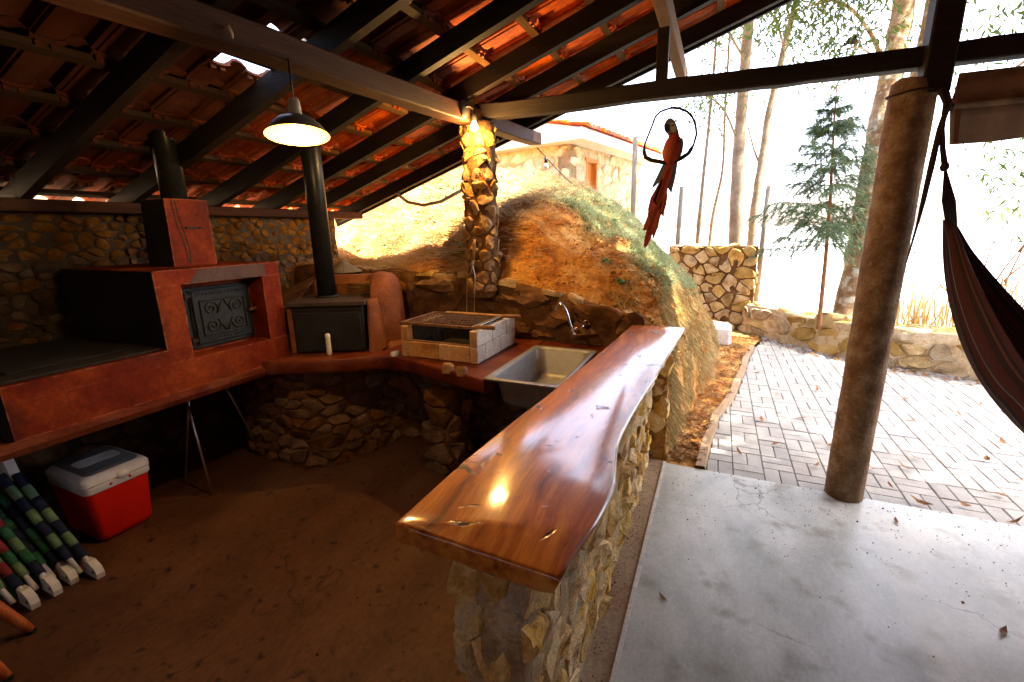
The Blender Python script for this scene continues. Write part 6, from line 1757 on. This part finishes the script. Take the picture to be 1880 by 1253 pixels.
# bare twiggy shrub at the right edge
sb = thing('bare_shrub', (3.3, 4.4, .2), 'bare twiggy shrub with curving branches behind the hammock', 'shrub')
for pts in ([(3.0, 4.4, .2), (2.95, 4.4, .8), (3.15, 4.45, 1.35), (3.6, 4.6, 1.75)], [(3.0, 4.4, .5), (3.1, 4.4, 1.1), (3.3, 4.5, 1.9)], [(2.97, 4.4, .8), (3.2, 4.4, 1.2), (3.7, 4.4, 1.5)], [(3.15, 4.45, 1.35), (3.3, 4.5, 1.7), (3.35, 4.5, 2.2)], [(3.0, 4.4, .3), (2.85, 4.4, 1.0), (2.9, 4.4, 1.7)]):
    mb = MB(); trunk(mb, pts, .014, .003, 6); add('branch', mb, 'bark_red', sb, smooth=True)
# black bird on the branch
bd = thing('bird', (1.16, 4.70, 4.0), 'small dark bird perched on a leafy branch of the leaning tree', 'bird')
bp0 = Vector((1.16, 4.70, 4.06))
mb = MB(); 
for (o_, r_, n_) in (((0, 0, 0), (.055, .035, .045), 0), ):
    ell(mb, tuple(bp0), (.062, .036, .044), .5)
ell(mb, tuple(bp0 + Vector((.045, 0, .048))), (.028, .025, .026))
mb.tube([tuple(bp0 + Vector((.066, 0, .048))), tuple(bp0 + Vector((.092, 0, .042)))], [.008, .001], 6)
mb.tube([tuple(bp0 + Vector((-.04, 0, -.02))), tuple(bp0 + Vector((-.11, 0, -.055)))], [.022, .012], 6)
add('body', mb, 'black', bd, smooth=True)
for s in (-1, 1): add('leg', MB().tube([tuple(bp0 + Vector((.0, s * .012, -.035))), tuple(bp0 + Vector((.005, s * .012, -.085)))], .003, 5), 'black', bd)
# ---- small plants on the bank, hose, stones
def plant(p, label, n_, L, seed):
    r = random.Random(seed); p = Vector(p); t = thing('small_plant', tuple(p), label, 'plant', 'small plants on the bank'); 
    for _ in range(n_):
        mb = MB(); d = Vector((r.uniform(-1, 1), r.uniform(-1, .4), r.uniform(.3, 1))).normalized()
        leaf_shape(mb, p + d * L * .5, d, (Vector((0, -.3, 1)) + Vector((r.uniform(-.4, .4), r.uniform(-.4, .4), 0))).normalized(), L * r.uniform(.6, 1.2), L * .22, .3, .2)
        add('leaf', mb, 'plant', t, fix=False)
def hp_(s, y): return hill(s, y)
plant(hp_(4.6, .42), 'leafy green seedling on the orange earth right of the column', 8, .07, 1)
plant(hp_(4.2, .25), 'green seedling low on the bank above the tap', 9, .08, 2)
plant(hp_(4.9, 1.4), 'bright green tuft high on the orange bank', 10, .08, 3)
plant(hp_(6.9, .7), 'mossy green tuft left of the stone column', 14, .09, 4)
plant(hp_(7.0, .45), 'small green tuft low on the straw, left of the stone column', 9, .07, 5)
tag(add('hose', MB().tube([(-3.50, .95, 2.20), (-3.427, .92, 2.11), (-3.294, .9, 2.03), (-3.087, .88, 1.99), (-2.882, .9, 2.02), (-2.748, .92, 2.08), (-2.6, 1.0, 2.16)], .017, 10), 'palewood', smooth=True), 'grey plastic pipe curving over the top of the bank', 'pipe')
# ---- single fallen leaves
lv = [(1345, 0)]
r = random.Random(77)
spots_ = [(.05, .35), (.32, .62), (.55, .35), (.95, .22), (1.05, .05), (1.30, .12), (1.55, .35), (1.25, .75), (.95, 1.1), (.6, 1.3), (1.7, .9), (1.95, 1.3), (1.45, 1.55), (.45, 1.9), (.85, 2.2), (1.9, 1.9), (2.2, 2.3), (1.3, 2.5), (1.75, .62), (2.1, .8), (.25, 1.1), (1.12, .55), (.72, .75), (2.35, 1.6), (1.6, 2.2), (.3, 2.6), (1.0, 1.75), (1.48, .02), (.9, .45), (2.0, .35)]
for k, (x, y) in enumerate(spots_):
    mb = MB(); a = r.uniform(0, 2 * PI)
    leaf_shape(mb, Vector((0, 0, 0)), Vector((math.cos(a), math.sin(a), 0)), Vector((r.uniform(-.3, .3), r.uniform(-.3, .3), 1)).normalized(), r.uniform(.06, .13), r.uniform(.010, .024), r.uniform(.1, .7), r.uniform(.1, .5))
    o = add('fallen_leaf', mb, 'deadleaf', None, fix=False, loc=(x, y, .010 + .006)); tag(o, 'dry brown fallen leaf lying on the grey pavers', 'leaf', 'single leaves on the pavers')
for (x, y, L, lab) in ((-.335, -1.35, .055, 'curled brown leaf alone on the grey patio floor beside the bar'), (1.02, -.98, .07, 'thin dark leaf on the patio floor near the right edge'), (.86, -.22, .06, 'dry leaf on the patio slab right of the pillar foot')):
    mb = MB(); a = r.uniform(0, PI)
    leaf_shape(mb, Vector((0, 0, 0)), Vector((math.cos(a), math.sin(a), 0)), Vector((.08, -.06, 1)).normalized(), L, L * .2, .35, .2); mb.tube([(0, 0, .002), (-L * .7 * math.cos(a), -L * .7 * math.sin(a), .008)], .0010, 5)
    tag(add('fallen_leaf', mb, 'deadleaf', None, fix=False, loc=(x, y, .012)), lab, 'leaf')
